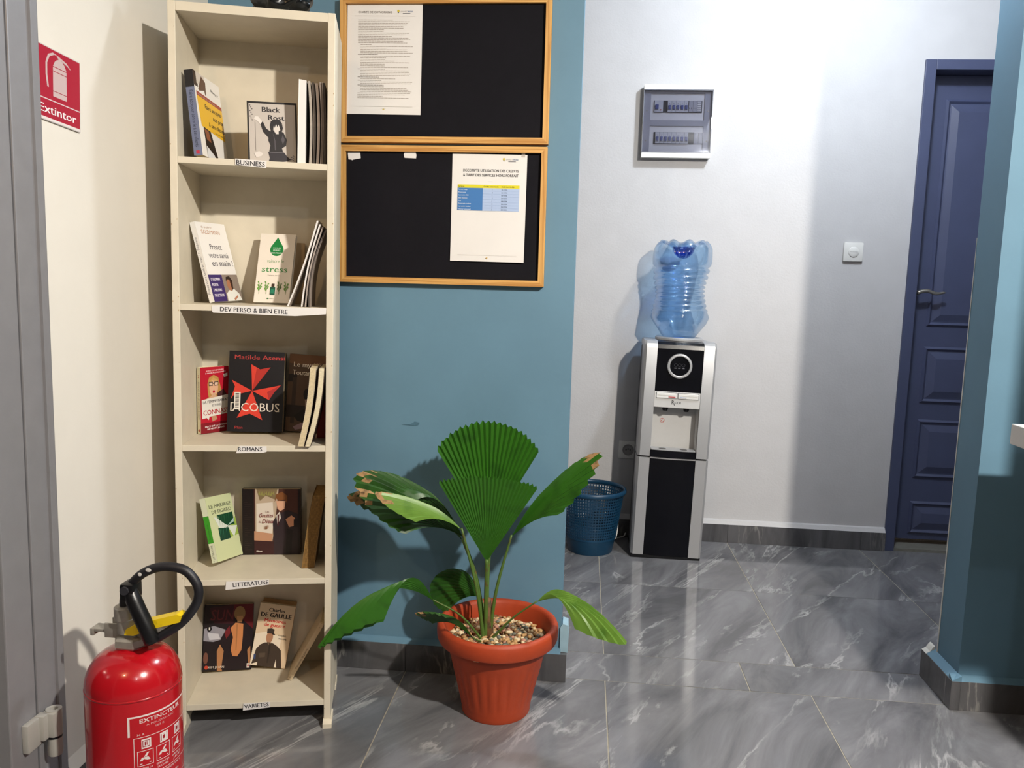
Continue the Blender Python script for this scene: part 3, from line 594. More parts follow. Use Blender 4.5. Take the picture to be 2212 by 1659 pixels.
a.poly('bf7d4c', [(.54, .64), (.64, .72), (.8, .70), (.8, .52), (.78, .3), (.7, .21), (.6, .22), (.56, .32), (.6, .5)]).poly('a06a40', [(.66, .7), (.69, .7), (.68, .3), (.66, .3)]).ell('8a6a42', .72, .86, .115, .11).poly('b08458', [(.66, .82), (.79, .82), (.77, .72), (.68, .72)])
a.ell('6b4436', .06, .2, .05, .09, 12).ell('b4402a', .08, .06, .04, .03, 10).text('cfc2b4', 'KIM JIHAN', .12, .045, .032, .32, bold=.01).rect('cfc6bc', .9, .03, .96, .1).ell('a5242a', .93, .065, .018, .016, 8)
a.build(t)
t, a = book('beige paperback with bold black and red title over a soldier in a peaked cap', 4, .146, .180, -.008, .098, .176, .154, .153, .016, 'd8bd9a', 'c4a07a')
a.rect('d8c0a0', 0, 0, 1, 1).poly('e4d6c0', [(0, 0), (.75, 0), (.75, .5), (.3, .55), (0, .5)])
a.text('241c1c', 'Charles', .5, .88, .055, .45, 'c', bold=.03).text('241c1c', 'DE GAULLE', .5, .79, .068, .86, 'c', bold=.035).text('c02a24', 'Mémoires', .5, .71, .055, .6, 'c', bold=.03).text('c02a24', 'de guerre', .5, .64, .055, .6, 'c', bold=.03)
a.text('2c2424', 'Le salut :', .66, .505, .024, .24, bold=.02).text('2c2424', '1944-1946', .66, .45, .024, .24, bold=.02)
a.poly('3d3229', [(.04, .02), (.1, .26), (.2, .34), (.32, .38), (.54, .38), (.68, .34), (.8, .28), (.9, 0), (.75, 0), (.7, .14), (.68, 0), (.2, 0), (.2, .06)])
a.ell('a97a5c', .42, .47, .095, .095).poly('3a2f28', [(.33, .53), (.51, .53), (.525, .60), (.43, .615), (.32, .6)]).poly('2c231e', [(.42, .54), (.52, .54), (.575, .515), (.5, .515)]).poly('6d5a48', [(.36, .39), (.5, .39), (.46, .33)]).poly('2f2720', [(.44, .38), (.49, .36), (.5, .06), (.46, .06)]).poly('52463a', [(.2, .2), (.38, .22), (.38, .15), (.22, .13)]).poly('3a4a72', [(.06, .17), (.12, .18), (.13, .1), (.08, .1)])
a.build(t)
MB().box(.004, .098, .0165, .021, .0, .186).build('back_flap', ink('9c7a4e'), t)
t = thing('book', 'thin cream book leaning steeply to the right, spine toward the room', 'book', mat=place(.258, .11, SH[4] + .0068, 0, 0, .50))
MB().box(0, .0125, 0, .11, 0, .182, bev=.0008).build('cover', ink('c9b596'), t); MB().box(.0015, .011, .003, .1112, .001, .1835).build('pages', PAGES, t)
a = Art(.0125, .182); a.text('6a5648', 'Mémoires de guerre', .68, .2, .03, None, rot=90, fit=.6).text('6a5648', 'II', .3, .03, .02).text('6a5648', 'A', .3, .92, .02).build(t)

# black crumpled bag on top of the bookcase
t = thing('bag', 'black glossy crumpled bag lying on top of the bookcase', 'bag', mat=BM @ Matrix.Translation((.245, .11, BZ)))
bm = bmesh.new(); bmesh.ops.create_icosphere(bm, subdivisions=4, radius=1)
from mathutils import noise as mnoise
for v in bm.verts:
    k = 1 + .35 * mnoise.noise(v.co * 2.2) + .12 * mnoise.noise(v.co * 6); p = v.co * k
    v.co = (p.x * .066, p.y * .07, max(0, .05 + p.z * .055))
mb = MB(); bm.verts.index_update(); mb.add([v.co.copy() for v in bm.verts], [[v.index for v in f.verts] for f in bm.faces]); bm.free()
mb.build('body', M('black_gloss_vinyl', '0b0d0e', .25, noise=(30, .3)), t, True)
MB().tube(spline([(-.03, -.04, .08), (-.01, -.06, .11), (.03, -.05, .1), (.05, -.03, .07)], 6), .006, 8).build('strap', BLACK, t, True)

# ================================================================== PIN BOARDS
def pinboard(label, x0, x1, z0, z1, rot):
    cx, cz = (x0 + x1) / 2, (z0 + z1) / 2
    t = thing('pinboard', label, 'pinboard', mat=Matrix.Translation((cx, YW0 - .0005, cz)) @ Matrix.Rotation(rot, 4, 'Y'))
    a, b, f = (x1 - x0) / 2, (z1 - z0) / 2, .0165
    MB().box(-a + .006, a - .006, -.011, -.001, -b + .006, b - .006).build('board_panel', BLACKBOARD, t)
    for pts, m in (([(-a, -b), (a, -b), (a - f, -b + f), (-a + f, -b + f)], PINE_X), ([(-a, b), (a, b), (a - f, b - f), (-a + f, b - f)], PINE_X),
                   ([(-a, -b), (-a, b), (-a + f, b - f), (-a + f, -b + f)], PINE_Z), ([(a, -b), (a, b), (a - f, b - f), (a - f, -b + f)], PINE_Z)):
        k = .0006; q = [(p * (1 - k), z * (1 - k)) for p, z in pts]
        mb = MB().prism(q, -.022, 0, 'y'); mb.build('frame_rail', m, t)
    return t
pinboard('upper black pinboard with pine frame holding the dense charter sheet', -.709, -.119, 1.5665, 1.957, -.003)
pinboard('lower black pinboard with pine frame holding the price table', -.709, -.119, 1.1735, 1.559, -.003)
YP = YW0 - .0125
def sheet(name, label, cat, x0, z0, w_, h_, rot, curl=0.003):
    t = thing(name, label, cat, mat=Matrix.Translation((x0, YP, z0)) @ Matrix.Rotation(rot, 4, 'Y'))
    mb = MB(); n = 8; vs = []
    for j in range(n + 1):
        for i in range(n + 1): vs.append((w_ * i / n, -curl * (1 - j / n) ** 3 * (.4 + .6 * i / n), h_ * j / n))
    N = len(vs); vs += [(x, y + .0004, z) for x, y, z in vs]
    fs = [(j * (n + 1) + i, j * (n + 1) + i + 1, (j + 1) * (n + 1) + i + 1, (j + 1) * (n + 1) + i) for j in range(n) for i in range(n)]
    fs += [tuple(N + q for q in f[::-1]) for f in fs]
    mb.add(vs, fs); mb.build('page', PAPER, t, True)
    a = Art(w_, h_)
    return t, a, (lambda x, y, z: (x, y - .00025 - curl * (1 - min(1, max(0, z / h_))) ** 3 * (.4 + .6 * x / w_), z))
def logo(a, x, y):
    a.ell('c9b43a', x, y + .012, .016, .011, 12).rect('4a4a3a', x - .008, y - .006, x + .008, y + .002)
    a.text('b9b6b2', 'SMART', x + .03, y + .002, .013, .09).text('7a8aa6', 'WORK', x + .125, y + .002, .013, .07, bold=.02).rect('55565c', x + .06, y - .012, x + .16, y - .007)
t, a, fn = sheet('document', 'closely typed charter sheet on the upper pinboard', 'document', -.692, 1.6445, .212, .3, .006, .001)
a.text('5a5048', 'CHARTE DE COWORKING', .145, .907, .018, .45, bold=.01); logo(a, .68, .915)
a.rect('a59c92', .1, .882, .9, .8835).rect('a59c92', .09, .070, .89, .0715)
rl = random.Random(5); z = .845
for i in range(49):
    bold = i in (21, 30, 35, 37, 40); ind = .145 if i < 15 or bold or i > 44 else .18
    ln = rl.uniform(.1, .2) if i == 15 else (rl.uniform(.25, .4) if bold else rl.choice([.72, .72, .7, .66, .5, .35]) * rl.uniform(.9, 1.0))
    x = ind; end = min(.88, ind + ln)
    while x < end:
        k = rl.uniform(.012, .05); a.o.add([(p * a.w, -.0001, q * a.h) for p, q in ((x, z), (min(end, x + k), z), (min(end, x + k), z + .0044), (x, z + .0044))], [(0, 1, 2, 3)], a._mi(a.om, '6a6058' if bold else '9a9086')); x += k + .0045
    z -= .0145 if i != 14 else .017
a.ell('c9b46a', .5, .045, .014, .007, 8).rect('9aa08a', .47, .055, .53, .057)
a.build(t, fn, 'print', 'lettering', .7)
t, a, fn = sheet('document', 'price table sheet with yellow and blue rows on the lower pinboard', 'document', -.388, 1.2415, .211, .298, .004, .008)
logo(a, .69, .945)
a.text('2b2930', 'DECOMPTE UTILISATION DES CREDITS', .52, .837, .024, .74, 'c', bold=.012).text('2b2930', '& TARIF DES SERVICES HORS FORFAIT', .52, .795, .024, .74, 'c', bold=.012).text('2b2930', '------', .52, .745, .01, .055, 'c')
a.rect('d6cb2a', .08, .687, .91, .717).rect('3f74b0', .08, .478, .42, .687).rect('a9bcdc', .42, .478, .91, .687)
a.text('4a4820', 'Services', .09, .695, .013, .08, bold=.02).text('4a4820', 'Crédits consommés', .43, .695, .013, .2, bold=.02).text('4a4820', 'Coût hors forfait', .67, .695, .013, .17, bold=.02)
for i, (s, c, p) in enumerate((('Format image', '1', '25 FCFA'), ('Photocopie', '2', '50 FCFA'), ('Impression N/B', '1', '50 FCFA'), ('Salle réunions', '2', '50 FCFA'), ('Scan', '1', '100 FCFA'), ('Photocopie couleur', '2', '200 FCFA'), ('Impression couleur', '2', '250 FCFA'), ('Classeur personnel', '5', '250 FCFA'))):
    zz = .667 - .0262 * i
    a.text('d8e2ee', s, .09, zz, .011, None, bold=.015).text('39405a', c, .545, zz, .011).text('39405a', p, .67, zz, .011, .08)
    a.rect('8fa6cc', .42, zz - .007, .91, zz - .006)
a.rect('a59c92', .1, .06, .9, .0612).ell('c9a45a', .5, .035, .012, .007, 8)
a.build(t, fn, 'print', 'lettering', .7)
MB().box(-.192, -.182, YP - .0008, YP - .0001, 1.532, 1.546).xf(Matrix.Identity(4)).build('tape', M('clear_tape', 'b9b3ab', .3), None)
tp = bpy.data.objects['tape']; tag(tp, 'small clear tape holding the price table sheet', 'tape')
for i, pts in enumerate(([(-.688, 1.5375), (-.652, 1.538), (-.6505, 1.5225), (-.672, 1.5185), (-.675, 1.5165), (-.678, 1.5185), (-.686, 1.519)],
                         [(-.519, 1.5475), (-.494, 1.547), (-.490, 1.534), (-.491, 1.5245), (-.524, 1.5255), (-.5265, 1.534), (-.524, 1.541)])):
    tag(MB().prism(pts, YP - .0010, YP - .0002, 'y').build('paper_scrap', PAPER), ['torn paper scrap in the left corner of lower pinboard', 'torn paper scrap at top middle of lower pinboard'][i], 'paper scrap', 'torn paper scraps on the board')

# ================================================================== EXTINGUISHER SIGN
SM = Matrix.Translation((XL + .0005, 1.5475, 1.4835)) @ Matrix.Rotation(-.045, 4, 'X') @ Matrix.Rotation(PI / 2, 4, 'Z')
t = thing('safety_sign', 'red fire extinguisher sign on the white left wall', 'sign', mat=SM)
SWd, SHt = .155, .147
MB().box(0, SWd, -.0035, 0, 0, SHt, bev=.0008).build('plate', M('sign_edge_grey', 'b9b3b0', .4), t)
a = Art(SWd, SHt); a.rect('a01a33', .012, .03, .985, .985).rect('d8cfcc', .012, .012, .985, .045)
a.rect('c9bcbc', .012, .285, .985, .3)
c = 'bfa9a8'
a.rect(c, .42, .36, .70, .76).poly(c, [(.42, .77), (.70, .77), (.66, .84), (.61, .88), (.51, .88), (.46, .84)]).rect(c, .53, .88, .59, .92).poly(c, [(.50, .91), (.72, .85), (.78, .82), (.78, .835), (.70, .89), (.52, .935)])
P = [(.54, .93), (.42, .95), (.32, .90), (.27, .78), (.27, .62), (.30, .46)]
a.poly(c, P + [(x + .035, z - (.02 if i < 3 else 0)) for i, (x, z) in reversed(list(enumerate(P)))])
a.rect('a01a33', .42, .70, .70, .708).rect('a01a33', .42, .43, .70, .438)
a.text('e4dcdc', 'Extintor', .14, .105, .115, .76, bold=.02)
a.o.v = [(x, y - .0034, z) for x, y, z in a.o.v]; a.t.v = [(x, y - .0034, z) for x, y, z in a.t.v]
a.build(t, None, 'pictogram', 'lettering', .3)
# ================================================================== FIRE EXTINGUISHER
EX, EY, ER = -.893, 1.5, .092
t = thing('fire_extinguisher', 'red fire extinguisher standing by the white left wall', 'fire extinguisher', (EX, EY, 0))
prof = [(.0, .006), (.07, .006), (ER + .002, .0), (ER + .003, .012), (ER, .03), (ER, .345), (ER - .0005, .348), (ER, .351)]
prof += [(ER * math.cos(a) * .70 + ER * .30, .351 + .073 * math.sin(a)) for a in [PI / 2 * i / 10 for i in range(1, 10)]] + [(.030, .4255), (.030, .436), (.0, .436)]
MB().lathe(prof, 64).build('cylinder', REDPAINT, t, True, 35)
MB().lathe([(ER + .0003, .3458), (ER + .0007, .348), (ER + .0003, .3502)], 64, closed=False).build('weld_seam', REDPAINT, t, True)
v = MB().lathe([(.034, .428), (.037, .432), (.037, .446), (.033, .450), (.026, .452), (.026, .466), (.02, .470), (.0, .471)], 6)
v.lathe([(.018, .46), (.018, .488), (.012, .492)], 20, (-.004, -.012))
v.box(.002, .045, -.016, .016, .446, .474, bev=.004).box(.03, .066, -.013, .013, .446, .461, bev=.003).lathe([(.014, .458), (.014, .487), (.0, .489)], 16, (.022, .004))
v.build('valve', STEEL, t, True, 30)
cb = MB().box(-.078, -.02, -.014, .014, .455, .462, bev=.002).box(-.082, -.074, -.015, .015, .447, .462, bev=.002).box(-.05, .0, -.0165, -.0125, .446, .476, bev=.001).box(-.05, .0, .0125, .0165, .446, .476, bev=.001)
cb.build('carry_handle', STEEL, t, True, 30)
lv = MB().prism([(.000, .460), (.004, .472), (.03, .486), (.110, .510), (.120, .508), (.118, .495), (.05, .474), (.02, .460)], -.030, -.004, 'y')
lv.build('lever', YELLOW, t)
MB().lathe([(.0185, .486), (.020, .490), (.020, .512), (.0165, .515)], 20, (-.008, -.012)).build('hose_fitting', STEEL, t, True, 40)
hose = spline([(-.008, -.012, .508), (-.006, -.014, .53), (.008, -.022, .556), (.036, -.026, .586), (.066, -.026, .602), (.096, -.026, .607), (.128, -.024, .600), (.149, -.022, .575), (.152, -.02, .548), (.140, -.02, .520), (.112, -.022, .487), (.066, -.026, .456)], 7)
MB().tube(hose, .0092, 14).build('hose', RUBBER, t, True)
nz = spline([(.014, -.030, .565), (.022, -.034, .545), (.036, -.036, .515), (.052, -.036, .48), (.062, -.034, .452)], 6)
MB().tube(nz, [.012 + .0035 * min(1, i / 8) for i in range(len(nz))], 14).build('nozzle', BLACK, t, True)
clip = MB().box(.001, .03, -.046, -.008, .535, .572, bev=.007).build('hose_clip', BLACK, t, True, 40)
MB().tube([(.014, -.05, .560), (.014, -.0455, .560)], .0085, 16).build('clip_rivet', M('rivet_grey', '4a4a50', .3, metal=.6), t, True, 40)
for k, (x, z) in enumerate(((.040, .590), (.058, .600))):
    MB().lathe([(.0, .0), (.004, .0), (.0, .0006)], 10).xf(Matrix.Translation((x, -.0356, z + .001)) @ Matrix.Rotation(PI / 2, 4, 'X') @ Matrix.Scale(1.5 if k else 1.0, 4, (1, 0, 0))).build('paint_spot', ink('d4d0ca'), t)
# printed label wrapped round the cylinder: x is the arc to the right, z height
a = Art(1, 1); c = 'd9cfcc'
A0 = math.radians(-68)
def wrap(x, y, z):
    th = A0 + x / ER; r = ER + .0002 - y * .5
    return (r * math.cos(th), r * math.sin(th), z)
def seg_rect(c, x0, z0, x1, z1):
    n = max(1, int((x1 - x0) / .006))
    for i in range(n): a.o.add([(p, -.0002, q) for p, q in ((x0 + (x1 - x0) * i / n, z0), (x0 + (x1 - x0) * (i + 1) / n, z0), (x0 + (x1 - x0) * (i + 1) / n, z1), (x0 + (x1 - x0) * i / n, z1))], [(0, 1, 2, 3)], a._mi(a.om, c))
def frame(c, x0, z0, x1, z1, w_=.0012):
    seg_rect(c, x0, z0, x1, z0 + w_); seg_rect(c, x0, z1 - w_, x1, z1); seg_rect(c, x0, z0, x0 + w_, z1); seg_rect(c, x1 - w_, z0, x1, z1)
seg_rect(c, .0, .314, .15, .3175); seg_rect(c, .0, .276, .004, .3175)
a.text(c, 'EXTINCTEUR', .022, .3015, .0085, .092, bold=.02)
a.text('c9a0a0', 'A POUDRE ABC', .034, .2935, .004, .06).text('c9a0a0', '183 B', .052, .2855, .004, .018).text(c, '34 A', .016, .2755, .0045, .014)
frame(c, .010, .155, .145, .272); seg_rect(c, .010, .190, .145, .191)
for i in range(3):
    x = .024 + .036 * i
    seg_rect(c, x, .247, x + .018, .267); frame('8c1520', x + .002, .250, x + .016, .264, .0014); seg_rect('8c1520', x + .006, .253, x + .011, .261)
    frame(c, x - .008, .211, x + .022, .243, .0012)
    for p in ([(x - .004, .222), (x + .016, .222), (x + .012, .229), (x + .0, .229)], [(x + .004, .230), (x + .009, .230), (x + .014, .238), (x + .01, .238)], [(x - .004, .215), (x + .018, .215), (x + .018, .2165), (x - .004, .2165)]):
        a.o.add([(u, -.0003, z) for u, z in p], [(0, 1, 2, 3)], a._mi(a.om, c))
    a.text(c, ['ENLEVER LA', 'ENFONCER', 'DIRIGER LE'][i], x - .008, .2035, .0040, .028, bold=.01).text(c, ['SECURITE', 'LE LEVIER', 'JET'][i], x - .006, .1965, .0040, .024, bold=.01)
for i, s_ in enumerate(('UTILISABLE SUR TENSION 1000 V', 'TENIR LE DIFFUSEUR', 'DIRIGER TOUT CONTRE LE FEU', 'AVEC UN CONDUCTEUR')):
    a.text(c, s_, .018 + .004 * (i % 2), .1835 - .0072 * i, .0040, [.094, .062, .088, .074][i], bold=.012)
a.text(c, 'ROT', .020, .118, .025, .088, bold=.05, shear=.25).text('c9a0a0', 'FEUX CLASSES A B C', .022, .110, .0035, .08)
seg_rect('23308a', .024, .05, .17, .104)
a.text('dcdcea', 'R VIAUD', .036, .088, .0095, .07, bold=.01, shear=.2); seg_rect('dcdcea', .05, .080, .11, .0825); seg_rect('dcdcea', .05, .072, .09, .0745)
a.build(t, wrap, 'label_print', 'lettering', .3)

# ================================================================== POTTED PALM
PX, PY_ = -.205, 2.13
plant = thing('potted_palm', 'green fan palm in a terracotta pot in front of the blue wall', 'potted plant', (PX, PY_, 0))
def flute(a, z, r):
    if .03 < z < .165 and r > .09:
        k = math.sin(PI * (z - .03) / .135) ** .5; return r - .0028 * k * max(0, math.cos(a * 26)) 
    return r
prof = [(.0, .004), (.09, .004), (.093, 0), (.0955, .004), (.095, .014), (.0975, .022)] + [(.0985 + .032 * s, .03 + .135 * s) for s in [i / 9 for i in range(10)]] + [(.134, .175), (.140, .207), (.1635, .209), (.1665, .216), (.168, .232), (.1675, .246), (.164, .2535), (.157, .256), (.150, .253), (.146, .245), (.142, .225), (.139, .19), (.0, .188)]
MB().lathe(prof, 156, fr=flute).build('pot', TERRA, plant, True, 50)
mb = MB(); rp = random.Random(11)
phi = (1 + 5 ** .5) / 2
IV = [Vector(p).normalized() for p in ((-1, phi, 0), (1, phi, 0), (-1, -phi, 0), (1, -phi, 0), (0, -1, phi), (0, 1, phi), (0, -1, -phi), (0, 1, -phi), (phi, 0, -1), (phi, 0, 1), (-phi, 0, -1), (-phi, 0, 1))]
IF = [(0, 11, 5), (0, 5, 1), (0, 1, 7), (0, 7, 10), (0, 10, 11), (1, 5, 9), (5, 11, 4), (11, 10, 2), (10, 7, 6), (7, 1, 8), (3, 9, 4), (3, 4, 2), (3, 2, 6), (3, 6, 8), (3, 8, 9), (4, 9, 5), (2, 4, 11), (6, 2, 10), (8, 6, 7), (9, 8, 1)]
for k in range(760):
    r = .137 * math.sqrt(rp.random()); an = rp.uniform(0, 2 * PI); s_ = rp.uniform(.0052, .0098)
    S = Vector((s_ * rp.uniform(.8, 1.5), s_ * rp.uniform(.7, 1.1), s_ * rp.uniform(.5, .8)))
    E = Matrix.Rotation(rp.uniform(0, 6.3), 3, 'Z') @ Matrix.Rotation(rp.uniform(-.6, .6), 3, 'X')
    cen = Vector((r * math.cos(an), r * math.sin(an), .196 + rp.uniform(0, .014) + .010 * (1 - (r / .14) ** 2)))
    mb.add([cen + E @ Vector((p.x * S.x * rp.uniform(.85, 1.15), p.y * S.y, p.z * S.z)) for p in IV], IF, rp.choice([0, 0, 0, 1, 1, 2, 3, 4]))
g = mb.build('gravel', [M('pebble_tan', 'b98f5c', .6, noise=(120, .2)), M('pebble_cream', 'd8c29a', .6, noise=(120, .15)), M('pebble_pink', 'b5826a', .6, noise=(120, .2)), M('pebble_brown', '7a5634', .6, noise=(120, .25)), M('pebble_grey', '6a6a5c', .6, noise=(120, .25))], plant, True)
g['kind'] = 'stuff'
def leafmat(name, c, c2, tr=.22):
    m = M(name, c, .38, noise=(18, .35, c2), spec=.4); nt = m.node_tree; b = nt.nodes['Principled BSDF']; out = [n for n in nt.nodes if n.type == 'OUTPUT_MATERIAL'][0]
    tl = nt.nodes.new('ShaderNodeBsdfTranslucent'); tl.inputs[0].default_value = (*[min(1, v * 1.5) for v in lin(c)], 1); mx = nt.nodes.new('ShaderNodeMixShader'); mx.inputs[0].default_value = tr
    nt.links.new(b.outputs[0], mx.inputs[1]); nt.links.new(tl.outputs[0], mx.inputs[2]); nt.links.new(mx.outputs[0], out.inputs[0]); return m
LEAF = leafmat('palm_leaf_green', '316618', '244f13'); LEAFL = leafmat('palm_leaf_light', '6a9038', '4c7626'); LEAFD = leafmat('palm_leaf_dark', '274f17', '1a3a10', .1)
DRY = M('dry_leaf_tip', '9c7a50', .8, noise=(70, .4, '4f3a22')); STEM = M('palm_stem', '4d6a2a', .5, noise=(40, .3, '5a4a24')); TRUNK = M('palm_trunk_husk', '6b4a2a', .8, noise=(60, .5, '2f2a16'), bump=(80, .5, .003))
def fan_leaf(hub, tip, lat, ha, n=16, bulge=0, fold=0, pleat=.9, tail=.35, pw=2.0, mat=LEAF, dry=0, t0=-1, t1=1, cup=0):
    H, T = Vector(hub), Vector(tip); A = T - H; R = A.length; A.normalize()
    L = Vector(lat); L = (L - A * L.dot(A)).normalized(); N = A.cross(L)
    ha = math.radians(ha); K = 2 * n; S = 14; vs = []; dth = 2 * ha / K
    rj = random.Random(int(R * 1e4))
    for i in range(K + 1):
        tt = t0 + (t1 - t0) * i / K; th = tt * ha; ln = R * (1 - tail * abs(tt) ** pw) * (1 + (.012 if i % 2 else -.012) + rj.uniform(-.008, .008)); d = A * math.cos(th) + L * math.sin(th)
        for k in range(S + 1):
            s = k / S; p = H + d * ln * s + N * (pleat * (1 if i % 2 else -1) * ln * s * dth * .5 + fold * ln * s * abs(math.sin(th)) + cup * s * s * R)
            p.z += bulge * 4 * s * (1 - s)
            vs.append(p - Vector((PX, PY_, 0)))
    mb = MB(); mb.keep = True
    for i in range(K):
        for k in range(S):
            m = 1 if (dry and k >= S - 1 - (i * 7 % 3 == 0) and abs(t0 + (t1 - t0) * i / K + .1) < .38 and rj.random() < dry + .45) else 0
            mb.add([], [], 0); mb.f.append((i * (S + 1) + k, (i + 1) * (S + 1) + k, (i + 1) * (S + 1) + k + 1, i * (S + 1) + k + 1)); mb.m.append(m)
    mb.v = [tuple(v) for v in vs]
    return mb.build('leaf', [mat, DRY], plant, True, 25)
BASE = (-.234, 2.13, .2)
def stem(pts, r0=.006, r1=.0032):
    P = spline(pts, 8); n = len(P); MB().tube([p - Vector((PX, PY_, 0)) for p in P], [r0 + (r1 - r0) * i / (n - 1) for i in range(n)], 8).build('leaf_stalk', STEM, plant, True)
XA = (1, 0, 0)
fan_leaf((-.240, 2.135, .50), (-.248, 2.16, .806), (1, 0, .02), 31, 21, fold=-.12, tail=.12, mat=LEAF, cup=-.02)
fan_leaf((-.236, 2.085, .437), (-.228, 2.0, .690), (1, .04, 0), 28, 24, fold=.05, pleat=.6, tail=-.02, mat=LEAF)
fan_leaf((-.172, 2.10, .505), (.055, 2.04, .757), (.30, -.90, -.30), 21, 14, fold=.10, tail=.5, pw=1.4, mat=LEAF, dry=.3, bulge=.015)
fan_leaf((-.306, 2.11, .495), (-.585, 2.03, .672), (.28, .80, .50), 27, 16, fold=.10, tail=.50, pw=1.3, mat=LEAFD, dry=.25, bulge=.022)
fan_leaf((-.302, 2.06, .530), (-.515, 1.975, .640), (.10, -.75, -.30), 16, 12, fold=-.12, tail=.45, pw=1.4, mat=LEAFL, dry=.4, bulge=.018)
fan_leaf((-.310, 2.13, .478), (-.625, 2.10, .590), (-.1, -.6, .60), 26, 14, fold=.2, tail=.45, pw=1.4, mat=LEAFD, bulge=.06, dry=.2)
fan_leaf((-.372, 2.04, .338), (-.640, 1.90, .250), (.1, -.85, .42), 13, 14, pleat=1.5, fold=.1, tail=.55, pw=1.3, mat=LEAF, bulge=.085)
fan_leaf((-.095, 2.05, .348), (.140, 1.955, .290), (.15, .85, .45), 12, 10, fold=.1, tail=.5, pw=1.3, mat=LEAFL, bulge=.05)
fan_leaf((-.262, 2.035, .243), (-.402, 1.965, .330), (.45, -.6, .55), 17, 10, fold=.25, tail=.35, pw=1.5, mat=LEAFD, dry=.35, bulge=.02)
fan_leaf((-.262, 2.20, .290), (-.410, 2.21, .318), (.1, .6, .75), 38, 12, fold=.15, tail=.3, mat=LEAFD, bulge=.02)
stem([BASE, (-.238, 2.135, .35), (-.232, 2.135, .51)], .007, .004)
stem([(-.236, 2.115, .2), (-.238, 2.11, .32), (-.236, 2.085, .445)], .007, .004)
stem([(-.228, 2.12, .2), (-.21, 2.115, .35), (-.172, 2.10, .51)], .006, .003)
stem([(-.24, 2.12, .2), (-.262, 2.12, .36), (-.306, 2.11, .5)], .006, .003)
stem([(-.241, 2.11, .2), (-.262, 2.09, .36), (-.302, 2.06, .535)], .006, .003)
stem([(-.243, 2.135, .2), (-.27, 2.135, .37), (-.310, 2.13, .482)], .006, .003)
stem([(-.24, 2.10, .205), (-.30, 2.065, .29), (-.372, 2.04, .34)], .0035, .002)
stem([(-.226, 2.10, .205), (-.16, 2.07, .29), (-.095, 2.05, .35)], .0035, .002)
stem([(-.238, 2.10, .205), (-.25, 2.06, .225), (-.262, 2.035, .245)], .003, .002)
stem([(-.24, 2.14, .205), (-.25, 2.18, .26), (-.262, 2.20, .292)], .003, .002)
MB().tube([(BASE[0] - PX + .002, BASE[1] - PY_ - .005, .19), (BASE[0] - PX + .003, BASE[1] - PY_ - .006, .25), (BASE[0] - PX + .001, BASE[1] - PY_ - .006, .32)], [.017, .014, .008], 12).build('trunk', TRUNK, plant, True)

# ================================================================== WASTE BASKET
WBX, WBY = .066, 3.56
t = thing('waste_basket', 'dark teal plastic lattice waste basket beside the water dispenser', 'waste basket', (WBX, WBY, 0))
R0, R1, HB = .100, .143, .285
def rr(z): return R0 + (R1 - R0) * (z / HB) ** .9
mb = MB(); NA, rows, z0, z1 = 66, 15, .072, .268
for j in range(rows):
    za, zb = z0 + (z1 - z0) * j / rows, z0 + (z1 - z0) * (j + 1) / rows; dz = (zb - za) * .20
    for i in range(NA):
        a0, a1 = 2 * PI * i / NA, 2 * PI * (i + 1) / NA; da = (a1 - a0) * .20
        def q(an, z): r = rr(z); return (r * math.cos(an), r * math.sin(an), z)
        o = [q(a0, za), q(a1, za), q(a1, zb), q(a0, zb)]; n_ = [q(a0 + da, za + dz), q(a1 - da, za + dz), q(a1 - da, zb - dz), q(a0 + da, zb - dz)]
        mb.add(o + n_, [(k, (k + 1) % 4, (k + 1) % 4 + 4, k + 4) for k in range(4)])
lat = mb.build('lattice_wall', BASKET, t); lat['kind'] = 'stuff'
md = lat.modifiers.new('wall', 'SOLIDIFY'); md.thickness = .0022; md.offset = 0
MB().lathe([(.0, .003), (R0 - .004, .003), (R0 - .002, 0), (R0, .004), (rr(.072), .0722), (rr(.072) - .002, .0722), (R0 - .004, .006), (0, .006)], 66).build('base_band', BASKET, t, True, 40)
MB().lathe([(rr(.07) + .0022, .066), (rr(.07) + .0022, .073)], 66).build('band_ridge', BASKET, t, True, 40)
rp_ = [(.146 + .0075 * math.cos(x), .278 + .011 * math.sin(x)) for x in [2 * PI * i / 12 for i in range(12)]]
MB().lathe(rp_, 66, closed=True).build('rim', BASKET, t, True)
cd = spline([(.235, 3.768, .02), (.225, 3.74, .012), (.18, 3.70, .01), (.155, 3.64, .012), (.182, 3.60, .05), (.19, 3.66, .10), (.17, 3.73, .12)], 8)
tag(MB().tube(cd, .0032, 8).build('power_cord', WHITEPL, None, True), 'thin white power cord curling behind the waste basket', 'power cord')

